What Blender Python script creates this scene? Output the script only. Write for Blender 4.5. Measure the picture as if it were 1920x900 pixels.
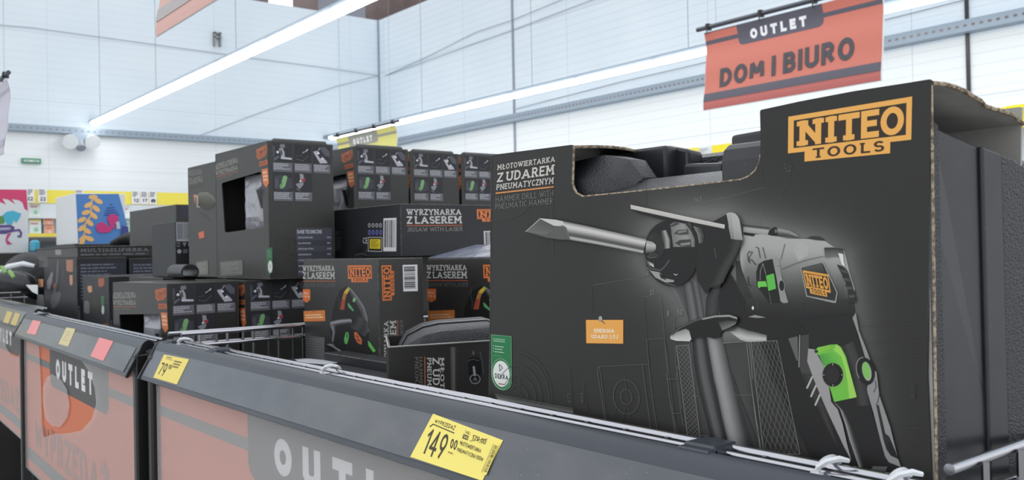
import bpy, bmesh, math, random
from mathutils import Vector, Matrix
random.seed(7)
for o in list(bpy.data.objects): bpy.data.objects.remove(o)
SC = bpy.context.scene; COL = SC.collection
R = math.radians
# ------------------------------------------------------------ camera
F = 1706.33; CX, CY = 960.0, 450.0
BX = Vector((0.62313352, 0.02153476, 0.78181895))      # world axes written in camera axes
BY = Vector((0.78184504, 0.0091337, -0.62340589))
BZ = Vector((-0.0205658, 0.99972638, -0.01114533))
cam = bpy.data.cameras.new('camera'); co = bpy.data.objects.new('camera', cam); COL.objects.link(co)
cam.sensor_width = 36; cam.lens = 36 * F / 1920; cam.clip_start = 0.02; cam.clip_end = 200
co.matrix_world = Matrix((BX, BY, BZ)).to_4x4(); SC.camera = co
cam.dof.use_dof = True; cam.dof.focus_distance = 0.8; cam.dof.aperture_fstop = 20
# ------------------------------------------------------------ daylight, exposure
w = bpy.data.worlds.new('daylight'); SC.world = w; w.use_nodes = True
bg = w.node_tree.nodes['Background']; bg.inputs[0].default_value = (0.93, 0.965, 1.0, 1); bg.inputs[1].default_value = 1.22
vs = SC.view_settings; vs.view_transform = 'Standard'; vs.look = 'None'; vs.exposure = 0.0; vs.gamma = 1; vs.use_curve_mapping = False

# ------------------------------------------------------------ rays of the photograph onto real planes
def ray(x, y):
    c = Vector(((x - CX) / F, -(y - CY) / F, -1)); return Vector((BX.dot(c), BY.dot(c), BZ.dot(c)))
def onY(x, y, v): d = ray(x, y); return d * (v / d.y)
def onX(x, y, v): d = ray(x, y); return d * (v / d.x)
def onZ(x, y, v): d = ray(x, y); return d * (v / d.z)
def onP(x, y, p, n): d = ray(x, y); return d * (Vector(p).dot(n) / d.dot(n))
def sub(ox, oy, s): return lambda x, y: (ox + x / s, oy + y / s)

def lin(c):
    r = []
    for v in c[:3]:
        v = v / 255.0; r.append(v / 12.92 if v <= 0.04045 else ((v + 0.055) / 1.055) ** 2.4)
    return (r[0], r[1], r[2], 1.0)
# ------------------------------------------------------------ materials
def mat(name, col, rough=0.5, metal=0.0, spec=0.5, coat=0.0, bump=None, noise=None, emit=None):
    m = bpy.data.materials.new(name); m.use_nodes = True; nt = m.node_tree; b = nt.nodes['Principled BSDF']
    b.inputs['Base Color'].default_value = lin(col); b.inputs['Roughness'].default_value = rough
    b.inputs['Metallic'].default_value = metal; b.inputs['Specular IOR Level'].default_value = spec
    if coat: b.inputs['Coat Weight'].default_value = coat; b.inputs['Coat Roughness'].default_value = 0.08
    tc = nt.nodes.new('ShaderNodeTexCoord')
    if noise:      # (scale, second colour, low, high, stretch)
        n = nt.nodes.new('ShaderNodeTexNoise'); n.inputs['Scale'].default_value = noise[0]; n.inputs['Detail'].default_value = 6
        mp = nt.nodes.new('ShaderNodeMapping'); mp.inputs['Scale'].default_value = noise[4] if len(noise) > 4 else (1, 1, 1)
        nt.links.new(tc.outputs['Object'], mp.inputs[0]); nt.links.new(mp.outputs[0], n.inputs['Vector'])
        cr = nt.nodes.new('ShaderNodeValToRGB'); cr.color_ramp.elements[0].color = lin(col); cr.color_ramp.elements[1].color = lin(noise[1])
        cr.color_ramp.elements[0].position = noise[2]; cr.color_ramp.elements[1].position = noise[3]
        nt.links.new(n.outputs['Fac'], cr.inputs[0]); nt.links.new(cr.outputs[0], b.inputs['Base Color'])
    if bump:       # (kind, scale, strength, distance)
        n = nt.nodes.new('ShaderNodeTexNoise' if bump[0] == 'noise' else 'ShaderNodeTexVoronoi')
        n.inputs['Scale'].default_value = bump[1]
        nt.links.new(tc.outputs['Object'], n.inputs['Vector'])
        bp = nt.nodes.new('ShaderNodeBump'); bp.inputs['Strength'].default_value = bump[2]; bp.inputs['Distance'].default_value = bump[3]
        nt.links.new(n.outputs[0], bp.inputs['Height']); nt.links.new(bp.outputs[0], b.inputs['Normal'])
    if emit:
        b.inputs['Emission Color'].default_value = (emit[0], emit[1], emit[2], 1); b.inputs['Emission Strength'].default_value = emit[3]
    return m
def print_mat(name, rough, spec=0.5, coat=0.0):
    m = mat(name, (128, 128, 128), rough, 0, spec, coat); nt = m.node_tree
    a = nt.nodes.new('ShaderNodeAttribute'); a.attribute_name = 'Col'
    nt.links.new(a.outputs['Color'], nt.nodes['Principled BSDF'].inputs['Base Color']); return m
M = {}
M['card'] = mat('black_printed_card', (44, 43, 42), 0.42, spec=0.5, noise=(9, (49, 48, 46), .35, .7))
M['front'] = mat('black_sleeve_front', (46, 45, 44), 0.5, spec=0.35)
M['card2'] = mat('black_printed_card_blue', (38, 39, 44), 0.5, spec=0.4, noise=(14, (45, 46, 50), .35, .7))
M['edge'] = mat('worn_card_edge', (92, 91, 88), 0.7, noise=(160, (60, 59, 57), .4, .6))
M['paper'] = mat('grey_card_inside', (176, 175, 170), 0.8, noise=(40, (165, 163, 158), .4, .6))
M['raw'] = mat('raw_corrugated_edge', (176, 160, 138), 0.9, noise=(300, (105, 92, 78), .42, .58), bump=('noise', 500, .5, .001))
M['ink'] = print_mat('printed_ink', 0.5, 0.35)
M['poster'] = print_mat('poster_ink', 0.45, 0.4)
M['sticker'] = print_mat('label_ink', 0.5, 0.3)
M['tex'] = mat('textured_black_plastic', (34, 36, 42), 0.36, spec=0.6, bump=('noise', 620, 1.0, .0014))
M['smooth'] = mat('smooth_black_plastic', (32, 34, 39), 0.33, spec=0.55, bump=('noise', 60, 0.08, .001), noise=(30, (40, 42, 47), .4, .7))
M['rail'] = mat('grey_rail_plastic', (58, 63, 72), 0.34, spec=0.5, noise=(7, (66, 71, 80), .35, .65, (.6, 3, 3)))
M['rail_face'] = mat('scuffed_rail_face', (80, 84, 91), 0.3, spec=0.55, coat=0.25, noise=(16, (96, 99, 103), .38, .78, (1, 2, 2)))
M['chrome'] = mat('chrome_wire', (190, 190, 196), 0.14, metal=1.0)
M['dull'] = mat('dull_wire', (150, 150, 152), 0.3, metal=1.0)
M['black'] = mat('black_post', (20, 20, 21), 0.3, spec=0.6)
M['blackcloth'] = mat('black_fabric', (26, 27, 31), 0.55, spec=0.5, bump=('noise', 25, .6, .01))
M['white'] = mat('white_nylon', (228, 230, 235), 0.35)
M['wall'] = None
M['light'] = mat('lamp_tube', (255, 255, 255), 0.5, emit=(0.97, 0.99, 1.0, 9.0))
M['steel'] = mat('galvanised_steel', (150, 163, 176), 0.45, metal=0.3)
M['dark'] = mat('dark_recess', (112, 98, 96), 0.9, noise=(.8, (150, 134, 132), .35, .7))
M['grey'] = mat('grey_paint', (150, 155, 165), 0.7)
M['floor'] = mat('floor_tiles', (150, 150, 148), 0.35, noise=(1.2, (165, 165, 162), .4, .6))
M['silver'] = mat('silver_film', (158, 158, 166), 0.3, spec=0.8, bump=('noise', 30, .5, .01))
M['knob'] = mat('pin_metal', (130, 130, 130), 0.3, metal=1)
M['warn'] = mat('exit_green', (90, 150, 120), 0.6)
M['whitepaint'] = mat('white_paint', (225, 228, 230), 0.6)
M['windowglow'] = mat('roof_window', (255, 255, 255), 0.5, emit=(.85, .95, 1, 1.2))

def panel_wall(name, axis):
    """sandwich panels: faint horizontal ribs by height, seams, slight staining"""
    m = bpy.data.materials.new(name); m.use_nodes = True; nt = m.node_tree; b = nt.nodes['Principled BSDF']
    b.inputs['Roughness'].default_value = 0.55; b.inputs['Specular IOR Level'].default_value = 0.25
    N = nt.nodes.new; L = nt.links.new
    g = N('ShaderNodeNewGeometry'); s = N('ShaderNodeSeparateXYZ'); L(g.outputs['Position'], s.inputs[0])
    def mth(op, a, v=None, c=None):
        n = N('ShaderNodeMath'); n.operation = op
        if isinstance(a, (int, float)): n.inputs[0].default_value = a
        else: L(a, n.inputs[0])
        if v is not None:
            if isinstance(v, (int, float)): n.inputs[1].default_value = v
            else: L(v, n.inputs[1])
        return n.outputs[0]
    z = mth('ADD', s.outputs['Z'], 20.0)
    f1 = mth('FRACT', mth('DIVIDE', z, 0.125)); g1 = mth('LESS_THAN', f1, 0.10)
    f2 = mth('FRACT', mth('DIVIDE', mth('ADD', z, .31), 1.15)); g2 = mth('LESS_THAN', f2, 0.014)
    h = mth('ADD', s.outputs['X' if axis == 'x' else 'Y'], 40.0)
    f3 = mth('FRACT', mth('DIVIDE', h, 2.9)); g3 = mth('LESS_THAN', f3, 0.004)
    k = mth('ADD', mth('MULTIPLY', g1, 0.13 if axis == 'x' else .07), mth('MULTIPLY', mth('MAXIMUM', g2, g3), 0.30 if axis == 'x' else .16)); k = mth('MINIMUM', k, 0.5)
    mix = N('ShaderNodeMix'); mix.data_type = 'RGBA'; L(k, mix.inputs['Factor'])
    no = N('ShaderNodeTexNoise'); no.inputs['Scale'].default_value = 0.7; L(g.outputs['Position'], no.inputs['Vector'])
    cr = N('ShaderNodeValToRGB'); cr.color_ramp.elements[0].color = lin((222, 232, 240)); cr.color_ramp.elements[1].color = lin((228, 237, 244))
    cr.color_ramp.elements[0].position = .35; cr.color_ramp.elements[1].position = .65; L(no.outputs[0], cr.inputs[0])
    low = N('ShaderNodeMix'); low.data_type = 'RGBA'; L(mth('LESS_THAN', s.outputs['Z'], 2.2), low.inputs['Factor']); L(cr.outputs[0], low.inputs[6]); low.inputs[7].default_value = lin((238, 241, 242))
    L(low.outputs[2], mix.inputs[6]); mix.inputs[7].default_value = lin((120, 132, 146)); L(mix.outputs[2], b.inputs['Base Color'])
    bp = N('ShaderNodeBump'); bp.inputs['Strength'].default_value = .3; bp.inputs['Distance'].default_value = .01; bp.invert = True
    L(k, bp.inputs['Height']); L(bp.outputs[0], b.inputs['Normal'])
    return m
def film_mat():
    m = bpy.data.materials.new('glare_hazed_film'); m.use_nodes = True; nt = m.node_tree
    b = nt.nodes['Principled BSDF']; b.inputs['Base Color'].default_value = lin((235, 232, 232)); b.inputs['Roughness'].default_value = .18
    t = nt.nodes.new('ShaderNodeBsdfTransparent'); mx = nt.nodes.new('ShaderNodeMixShader'); mx.inputs[0].default_value = .24  # white mixed in: scratch haze plus the wall's glare put into the colour
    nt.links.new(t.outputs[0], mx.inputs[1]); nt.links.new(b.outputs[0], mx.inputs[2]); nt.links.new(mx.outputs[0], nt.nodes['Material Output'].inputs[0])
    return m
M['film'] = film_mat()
def specks(m, scale=260, lo=.70, hi=.74, col=(170, 172, 176)):
    """dust and small scratches of the surface itself"""
    nt = m.node_tree; b = nt.nodes['Principled BSDF']; src = b.inputs['Base Color'].links[0].from_socket
    n = nt.nodes.new('ShaderNodeTexNoise'); n.inputs['Scale'].default_value = scale; n.inputs['Detail'].default_value = 1
    tc = nt.nodes.new('ShaderNodeTexCoord'); nt.links.new(tc.outputs['Object'], n.inputs['Vector'])
    r = nt.nodes.new('ShaderNodeMapRange'); r.inputs['From Min'].default_value = lo; r.inputs['From Max'].default_value = hi; nt.links.new(n.outputs[0], r.inputs[0])
    mx = nt.nodes.new('ShaderNodeMix'); mx.data_type = 'RGBA'; nt.links.new(r.outputs[0], mx.inputs['Factor']); nt.links.new(src, mx.inputs[6]); mx.inputs[7].default_value = lin(col); nt.links.new(mx.outputs[2], b.inputs['Base Color'])
specks(M['rail_face'], 620, .74, .80, (150, 152, 156)); specks(M['rail'], 700, .77, .82, (130, 132, 138)); specks(M['smooth'], 700, .76, .82, (100, 102, 106))

# ------------------------------------------------------------ objects
def root(name, loc, label, cat, group=None, rz=0.0):
    o = bpy.data.objects.new(name, None); COL.objects.link(o); o.empty_display_size = .02
    o.location = loc; o.rotation_euler = (0, 0, rz); o['label'] = label; o['category'] = cat
    if group: o['group'] = group
    return o
def mw(o): return Matrix.Translation(o.location) @ Matrix.Rotation(o.rotation_euler.z, 4, 'Z')
def tag(o, label, cat, group=None):
    o['label'] = label; o['category'] = cat
    if group: o['group'] = group
    return o
def struct(o): o['kind'] = 'structure'; return o
class MB:
    """collects shapes in world coordinates and links them as one mesh object"""
    def __init__(s): s.v = []; s.f = []; s.m = []; s.c = []
    def face(s, pts, m=0, cols=None):
        n = len(s.v)
        for i, p in enumerate(pts): s.v.append(Vector(p)); s.c.append(cols[i] if cols else (1, 1, 1, 1))
        s.f.append(tuple(range(n, n + len(pts)))); s.m.append(m)
    def add(s, verts, faces, m=0):
        n = len(s.v); s.v += [Vector(v) for v in verts]; s.c += [(1, 1, 1, 1)] * len(verts)
        for f in faces: s.f.append(tuple(i + n for i in f)); s.m.append(m)
    def bm(s, b, m=None):
        b.verts.index_update(); n = len(s.v)
        s.v += [v.co.copy() for v in b.verts]; s.c += [(1, 1, 1, 1)] * len(b.verts)
        for f in b.faces: s.f.append(tuple(v.index + n for v in f.verts)); s.m.append(f.material_index if m is None else m)
        b.free()
    def box(s, x0, x1, y0, y1, z0, z1, m=0, bev=0.0, bm_=None, seg=1, M4=None):
        b = bmesh.new(); r = bmesh.ops.create_cube(b, size=1)
        bmesh.ops.transform(b, matrix=Matrix.Translation(((x0 + x1) / 2, (y0 + y1) / 2, (z0 + z1) / 2)) @ Matrix.Diagonal((abs(x1 - x0), abs(y1 - y0), abs(z1 - z0), 1)), verts=b.verts)
        for f in b.faces: f.material_index = m
        if bev:
            r = bmesh.ops.bevel(b, geom=list(b.edges), offset=bev, segments=seg, affect='EDGES', profile=.6)
            for f in r['faces']: f.material_index = m if bm_ is None else bm_
        if M4: bmesh.ops.transform(b, matrix=M4, verts=b.verts)
        s.bm(b)
    def tube(s, pts, r, n=10, m=0, cap=True):
        pts = [Vector(p) for p in pts]; rings = []; up = None
        for i, p in enumerate(pts):
            d = (pts[min(i + 1, len(pts) - 1)] - pts[max(i - 1, 0)]).normalized()
            if up is None: up = Vector((0, 0, 1)) if abs(d.z) < .9 else Vector((1, 0, 0))
            a = d.cross(up).normalized(); up = a.cross(d).normalized()
            rr = r[i] if isinstance(r, (list, tuple)) else r
            rings.append([p + a * math.cos(2 * math.pi * k / n) * rr + up * math.sin(2 * math.pi * k / n) * rr for k in range(n)])
        V = [q for g in rings for q in g]; Fc = []
        for i in range(len(rings) - 1):
            for k in range(n): Fc.append((i * n + k, i * n + (k + 1) % n, (i + 1) * n + (k + 1) % n, (i + 1) * n + k))
        if cap: Fc.append(tuple(range(n - 1, -1, -1))); Fc.append(tuple(range((len(rings) - 1) * n, len(rings) * n)))
        s.add(V, Fc, m)
    def loft(s, secs, m=0, closed=True, cap=True):
        n = len(secs[0]); V = [Vector(p) for g in secs for p in g]; Fc = []
        for i in range(len(secs) - 1):
            for k in range(n if closed else n - 1): Fc.append((i * n + k, i * n + (k + 1) % n, (i + 1) * n + (k + 1) % n, (i + 1) * n + k))
        if cap and closed: Fc.append(tuple(range(n - 1, -1, -1))); Fc.append(tuple(range((len(secs) - 1) * n, len(secs) * n)))
        s.add(V, Fc, m)
    def prism(s, prof, x0, x1, m=0, axis='x'):
        mk = (lambda a, b, t: (t, a, b)) if axis == 'x' else ((lambda a, b, t: (a, t, b)) if axis == 'y' else (lambda a, b, t: (a, b, t)))
        s.loft([[mk(a, b, x0) for a, b in prof], [mk(a, b, x1) for a, b in prof]], m)
    def build(s, name, mats, parent=None, smooth=False, col=False, bevel=None):
        me = bpy.data.meshes.new(name)
        T = mw(parent).inverted() if parent is not None else None
        off = Vector((0, 0, 0))
        if parent is None and s.v and not col:
            xs = [v.x for v in s.v]; ys = [v.y for v in s.v]; zs = [v.z for v in s.v]
            off = Vector(((min(xs) + max(xs)) / 2, (min(ys) + max(ys)) / 2, min(zs)))
        vs_ = [(T @ v) if T else (v - off) for v in s.v]
        me.from_pydata([tuple(v) for v in vs_], [], s.f)
        if not isinstance(mats, (list, tuple)): mats = [mats]
        for x in mats: me.materials.append(x)
        me.polygons.foreach_set('material_index', s.m)
        if col:
            a = me.color_attributes.new('Col', 'FLOAT_COLOR', 'POINT'); a.data.foreach_set('color', [c for q in s.c for c in q])
        else:
            b = bmesh.new(); b.from_mesh(me); bmesh.ops.recalc_face_normals(b, faces=b.faces); b.to_mesh(me); b.free()
        if smooth:
            me.polygons.foreach_set('use_smooth', [True] * len(me.polygons)); me.set_sharp_from_angle(angle=R(38))
        me.update(); o = bpy.data.objects.new(name, me); COL.objects.link(o)
        if parent is not None: o.parent = parent
        else: o.location = off
        if bevel:
            bv = o.modifiers.new('bevel', 'BEVEL'); bv.width = bevel; bv.segments = 2; bv.limit_method = 'ANGLE'; bv.angle_limit = R(40)
        return o
def sheet(loops, thick, place):
    """flat sheet with holes: first loop is the outline; place(u, v, w) -> world"""
    cu = bpy.data.curves.new('sheet_outline', 'CURVE'); cu.dimensions = '2D'; cu.fill_mode = 'BOTH'; cu.extrude = thick / 2
    for lp in loops:
        sp = cu.splines.new('POLY'); sp.points.add(len(lp) - 1); sp.use_cyclic_u = True
        for i, (x, y) in enumerate(lp): sp.points[i].co = (x, y, 0, 1)
    t = bpy.data.objects.new('sheet_tmp', cu); COL.objects.link(t)
    me = bpy.data.meshes.new_from_object(t.evaluated_get(bpy.context.evaluated_depsgraph_get()))
    bpy.data.objects.remove(t); bpy.data.curves.remove(cu)
    mb = MB(); mb.add([place(*v.co) for v in me.vertices], [tuple(p.vertices) for p in me.polygons])
    bpy.data.meshes.remove(me); return mb
def copy_tree(o, parent=None):
    c = o.copy(); COL.objects.link(c)
    if parent is not None: c.parent = parent
    for ch in list(o.children): copy_tree(ch, c)
    return c

# ------------------------------------------------------------ lettering: centre-line glyphs, thickened, with or without slab serifs
def arc(cx, cy, rx, ry, a0, a1, n=10):
    return [(cx + rx * math.cos(R(a0 + (a1 - a0) * i / n)), cy + ry * math.sin(R(a0 + (a1 - a0) * i / n))) for i in range(n + 1)]
def mirror(l): return l
G = {
 'A': (.72, [[(0, 0), (.36, 1), (.72, 0)], [(.14, .3), (.58, .3)]], [(0, 0), (.72, 0)]),
 'B': (.5, [[(0, 0), (0, 1)], [(0, 1), (.26, 1)] + arc(.26, .765, .2, .235, 90, -90, 8) + [(0, .53)], [(.26, .53)] + arc(.27, .265, .23, .265, 90, -90, 8) + [(0, 0)]], []),
 'C': (.55, [arc(.32, .5, .32, .5, 48, 312, 16)], []),
 'D': (.56, [[(0, 0), (0, 1), (.22, 1)] + arc(.22, .5, .34, .5, 90, -90, 14) + [(0, 0)]], []),
 'E': (.44, [[(.44, 1), (0, 1), (0, 0), (.44, 0)], [(0, .52), (.36, .52)]], []),
 'F': (.42, [[(.42, 1), (0, 1), (0, 0)], [(0, .5), (.34, .5)]], [(0, 0)]),
 'G': (.6, [arc(.32, .5, .32, .5, 48, 300, 14) + [(.6, .12), (.6, .46), (.36, .46)]], []),
 'H': (.56, [[(0, 0), (0, 1)], [(.56, 0), (.56, 1)], [(0, .5), (.56, .5)]], [(0, 0), (0, 1), (.56, 0), (.56, 1)]),
 'I': (.0, [[(0, 0), (0, 1)]], [(0, 0), (0, 1)]),
 'J': (.34, [[(.34, 1), (.34, .25)] + arc(.15, .2, .19, .2, 10, -150, 8)], [(.34, 1)]),
 'K': (.52, [[(0, 0), (0, 1)], [(.5, 1), (.04, .42)], [(.17, .58), (.52, 0)]], [(0, 0), (0, 1), (.52, 0), (.5, 1)]),
 'L': (.42, [[(0, 1), (0, 0), (.42, 0)]], [(0, 1)]),
 'M': (.7, [[(0, 0), (.04, 1), (.35, .3), (.66, 1), (.7, 0)]], [(0, 0), (.7, 0), (.0, 1), (.7, 1)]),
 'N': (.58, [[(0, 0), (0, 1)], [(0, 1), (.58, 0)], [(.58, 0), (.58, 1)]], [(0, 0), (0, 1), (.58, 1)]),
 'O': (.64, [arc(.32, .5, .32, .5, 0, 360, 24)], []),
 'P': (.48, [[(0, 0), (0, 1)], [(0, 1), (.24, 1)] + arc(.24, .73, .24, .27, 90, -90, 8) + [(0, .46)]], [(0, 0)]),
 'R': (.52, [[(0, 0), (0, 1)], [(0, 1), (.24, 1)] + arc(.24, .75, .22, .25, 90, -90, 8) + [(0, .5)], [(.22, .5), (.52, 0)]], [(0, 0), (.52, 0)]),
 'S': (.5, [arc(.25, .75, .24, .25, 30, 250, 10) + arc(.25, .26, .25, .26, 70, -150, 10)], []),
 'T': (.56, [[(0, 1), (.56, 1)], [(.28, 1), (.28, 0)]], [(.28, 0)]),
 'U': (.56, [[(0, 1), (0, .3)] + arc(.28, .28, .28, .28, 180, 360, 10) + [(.56, 1)]], [(0, 1), (.56, 1)]),
 'V': (.64, [[(0, 1), (.32, 0), (.64, 1)]], [(0, 1), (.64, 1)]),
 'W': (.9, [[(0, 1), (.22, 0), (.45, .8), (.68, 0), (.9, 1)]], [(0, 1), (.45, 1), (.9, 1)]),
 'X': (.6, [[(0, 0), (.6, 1)], [(0, 1), (.6, 0)]], []),
 'Y': (.6, [[(0, 1), (.3, .45), (.6, 1)], [(.3, .45), (.3, 0)]], [(0, 1), (.6, 1), (.3, 0)]),
 'Z': (.52, [[(0, 1), (.52, 1), (0, 0), (.52, 0)]], []),
 '0': (.46, [arc(.23, .5, .23, .5, 0, 360, 20)], []),
 '1': (.2, [[(0, .78), (.2, 1), (.2, 0)]], []),
 '2': (.46, [arc(.23, .74, .23, .26, 170, -30, 10) + [(0, 0), (.46, 0)]], []),
 '3': (.46, [arc(.22, .76, .2, .24, 150, -90, 10), arc(.22, .26, .24, .26, 90, -150, 10)], []),
 '4': (.5, [[(.36, 0), (.36, 1), (0, .28), (.5, .28)]], []),
 '5': (.46, [[(.42, 1), (.06, 1), (.03, .55)] + arc(.22, .32, .24, .32, 120, -150, 12)], []),
 '6': (.46, [arc(.23, .3, .23, .3, 0, 360, 16), [(.03, .42), (.32, 1)]], []),
 '7': (.46, [[(0, 1), (.46, 1), (.14, 0)]], []),
 '8': (.46, [arc(.23, .27, .23, .27, 0, 360, 16), arc(.23, .77, .19, .23, 0, 360, 16)], []),
 '9': (.46, [arc(.23, .7, .23, .3, 0, 360, 16), [(.44, .6), (.16, 0)]], []),
 ',': (.0, [[(.02, .06), (-.05, -.14)]], []), '.': (.0, [[(0, 0), (0, .04)]], []),
 ':': (.0, [[(0, .1), (0, .16)], [(0, .6), (0, .66)]], []), '-': (.3, [[(0, .5), (.3, .5)]], []),
 '%': (.5, [arc(.1, .8, .1, .18, 0, 360, 10), arc(.42, .2, .1, .18, 0, 360, 10), [(.05, 0), (.45, 1)]], []),
 'o': (.44, [arc(.22, .33, .22, .33, 0, 360, 16)], []), 'c': (.38, [arc(.22, .33, .22, .33, 50, 310, 12)], []),
 '*': (.16, [arc(.08, .9, .08, .1, 0, 360, 10)], []),
 '@': (.6, [arc(.3, .45, .3, .42, 0, 360, 20), [(0, 0), (.6, 1)]], []),       # the diameter sign
}
G['Ł'] = (.44, G['L'][1] + [[(-.12, .38), (.26, .66)]], G['L'][2])
G['Ż'] = (.52, G['Z'][1] + [[(.26, 1.16), (.26, 1.26)]], [])
G['Ź'] = (.52, G['Z'][1] + [[(.2, 1.12), (.36, 1.32)]], [])

class Art:
    """flat printed artwork on a real surface: where(px, py) -> world point, n = outward normal"""
    def __init__(s, where, n, step=0.000014, base=0.00006):
        s.w = where; s.n = Vector(n).normalized(); s.st = step; s.k = base; s.mb = MB()
    def P(s, p): return s.w(p[0], p[1]) + s.n * s.k
    def poly(s, pts, col):
        s.k += s.st; c = lin(col); s.mb.face([s.P(p) for p in pts], 0, [c] * len(pts))
    def strip(s, A, B, cols):
        """two edges with the same number of points, colours spread from A to B"""
        s.k += s.st; n = len(cols) - 1; cl = [lin(c if isinstance(c, tuple) else (c, c, c)) for c in cols]
        for i in range(len(A) - 1):
            for j in range(n):
                f = lambda a, b, t: (a[0] + (b[0] - a[0]) * t, a[1] + (b[1] - a[1]) * t)
                q = [f(A[i], B[i], j / n), f(A[i + 1], B[i + 1], j / n), f(A[i + 1], B[i + 1], (j + 1) / n), f(A[i], B[i], (j + 1) / n)]
                s.mb.face([s.P(p) for p in q], 0, [cl[j], cl[j], cl[j + 1], cl[j + 1]])
    def line(s, pts, w, col, bump=True):
        if bump: s.k += s.st
        c = lin(col)
        for i_, (a, b) in enumerate(zip(pts[:-1], pts[1:])):
            s.k += s.st * .5 * (1 if i_ % 2 else -1) * (1 if i_ else 0)
            d = Vector((b[0] - a[0], b[1] - a[1])); 
            if d.length < 1e-6: continue
            d.normalize(); n = Vector((-d.y, d.x)) * w / 2; e = d * w * .3
            s.mb.face([s.P(p) for p in ((a[0] - e.x + n.x, a[1] - e.y + n.y), (b[0] + e.x + n.x, b[1] + e.y + n.y), (b[0] + e.x - n.x, b[1] + e.y - n.y), (a[0] - e.x - n.x, a[1] - e.y - n.y))], 0, [c] * 4)
    def ell(s, c, rx, ry, col, rot=0, n=28, a0=0, a1=360):
        s.poly(s.ept(c, rx, ry, rot, n, a0, a1)[:-1] if a1 - a0 == 360 else s.ept(c, rx, ry, rot, n, a0, a1), col)
    def ept(s, c, rx, ry, rot=0, n=28, a0=0, a1=360):
        cr, sr = math.cos(R(rot)), math.sin(R(rot)); out = []
        for i in range(n + 1):
            t = R(a0 + (a1 - a0) * i / n); x, y = rx * math.cos(t), ry * math.sin(t); out.append((c[0] + x * cr - y * sr, c[1] + x * sr + y * cr))
        return out
    def ering(s, c, rx, ry, w, col, rot=0, a0=0, a1=360, n=40): s.line(s.ept(c, rx, ry, rot, n, a0, a1), w, col)
    def blob(s, c, rx, ry, c0, c1, rot=0, n=24, hole=.0, steps=4):
        """soft printed shape: colour c0 in the middle falling to c1"""
        A = s.ept(c, rx * hole, ry * hole, rot, n) if hole else [c] * (n + 1)
        cols = [tuple(c0[i] + (c1[i] - c0[i]) * (1 - (1 - k / steps) ** 1.6) for i in range(3)) for k in range(steps + 1)]
        s.strip(A, s.ept(c, rx, ry, rot, n), cols)
    def text(s, txt, quad, col, wt=.1, slab=False, gap=.2, space=.32, bump=True):
        """lettering stretched into quad = TL, TR, BR, BL"""
        if bump: s.k += s.st
        TL, TR, BR, BL = quad; h = wt / 2; c = lin(col)
        x = 0; items = []
        for ch in txt:
            if ch == ' ': x += space; continue
            g = G[ch]; xs_ = [p[0] for st in g[1] for p in st] + [0, g[0]]; sl = wt * .95
            lo_ = min(min(xs_) - h, min([p[0] for p in g[2]] + [9]) - (sl if slab else -9)); hi_ = max(max(xs_) + h, max([p[0] for p in g[2]] + [-9]) + (sl if slab else -9))
            if ch == 'Ł': lo_ = -h * (2.2 if slab else 1)
            items.append((x - lo_, g)); x += hi_ - lo_ + gap * (.62 if slab else 1)
        W = x - gap
        def mp(u, v):
            u /= W; v = 1 - v
            a = (TL[0] + (TR[0] - TL[0]) * u, TL[1] + (TR[1] - TL[1]) * u); b = (BL[0] + (BR[0] - BL[0]) * u, BL[1] + (BR[1] - BL[1]) * u)
            return (a[0] + (b[0] - a[0]) * v, a[1] + (b[1] - a[1]) * v)
        cnt = [0]; k0 = s.k
        def quadseg(a, b, w0, e):
            s.k = k0 + s.st * .6 * (cnt[0] % 6); cnt[0] += 1
            d = Vector((b[0] - a[0], b[1] - a[1])); 
            if d.length < 1e-6: return
            d.normalize(); n = Vector((-d.y, d.x)) * w0 / 2; e = d * e
            s.mb.face([s.P(mp(*p)) for p in ((a[0] - e.x + n.x, a[1] - e.y + n.y), (b[0] + e.x + n.x, b[1] + e.y + n.y), (b[0] + e.x - n.x, b[1] + e.y - n.y), (a[0] - e.x - n.x, a[1] - e.y - n.y))], 0, [c] * 4)
        for ox, g in items:
            q = lambda p: (ox + p[0], h + (1 - 2 * h) * p[1])
            for st in g[1]:
                for a, b in zip(st[:-1], st[1:]):
                    a2, b2 = q(a), q(b); L = math.hypot(a2[0] - b2[0], a2[1] - b2[1])
                    dia = abs(a2[0] - b2[0]) > .02 and abs(a2[1] - b2[1]) > .3
                    quadseg(a2, b2, wt, 0 if dia else h * (.55 if L < .2 else 1.0) * (1 if L > .2 else .5))
            if slab:
                sl = wt * .95
                for p in g[2]:
                    a2 = q(p); quadseg((a2[0] - sl, a2[1]), (a2[0] + sl, a2[1]), wt * .85, 0)
        s.k = k0 + s.st * 3.6
    def logo(s, quad, ora, dk, tdk=None):
        """bordered word mark with a lower tab; quad spans frame and tab"""
        TL, TR, BR, BL = quad
        def mp(u, v):
            a = (TL[0] + (TR[0] - TL[0]) * u, TL[1] + (TR[1] - TL[1]) * u); b = (BL[0] + (BR[0] - BL[0]) * u, BL[1] + (BR[1] - BL[1]) * u)
            return (a[0] + (b[0] - a[0]) * v, a[1] + (b[1] - a[1]) * v)
        s.poly([mp(*p) for p in ((0, 0), (1, 0), (1, .79), (.83, .79), (.83, 1), (.135, 1), (.135, .79), (0, .79))], ora)
        s.poly([mp(*p) for p in ((.045, .10), (.955, .10), (.955, .69), (.045, .69))], dk)
        Q = lambda u0, v0, u1, v1: (mp(u0, v0), mp(u1, v0), mp(u1, v1), mp(u0, v1))
        s.text('NITEO', Q(.07, .13, .93, .665), ora, .22, True, .09)
        s.text('TOOLS', Q(.2, .745, .765, .95), tdk or dk, .17, True, .34)
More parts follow.
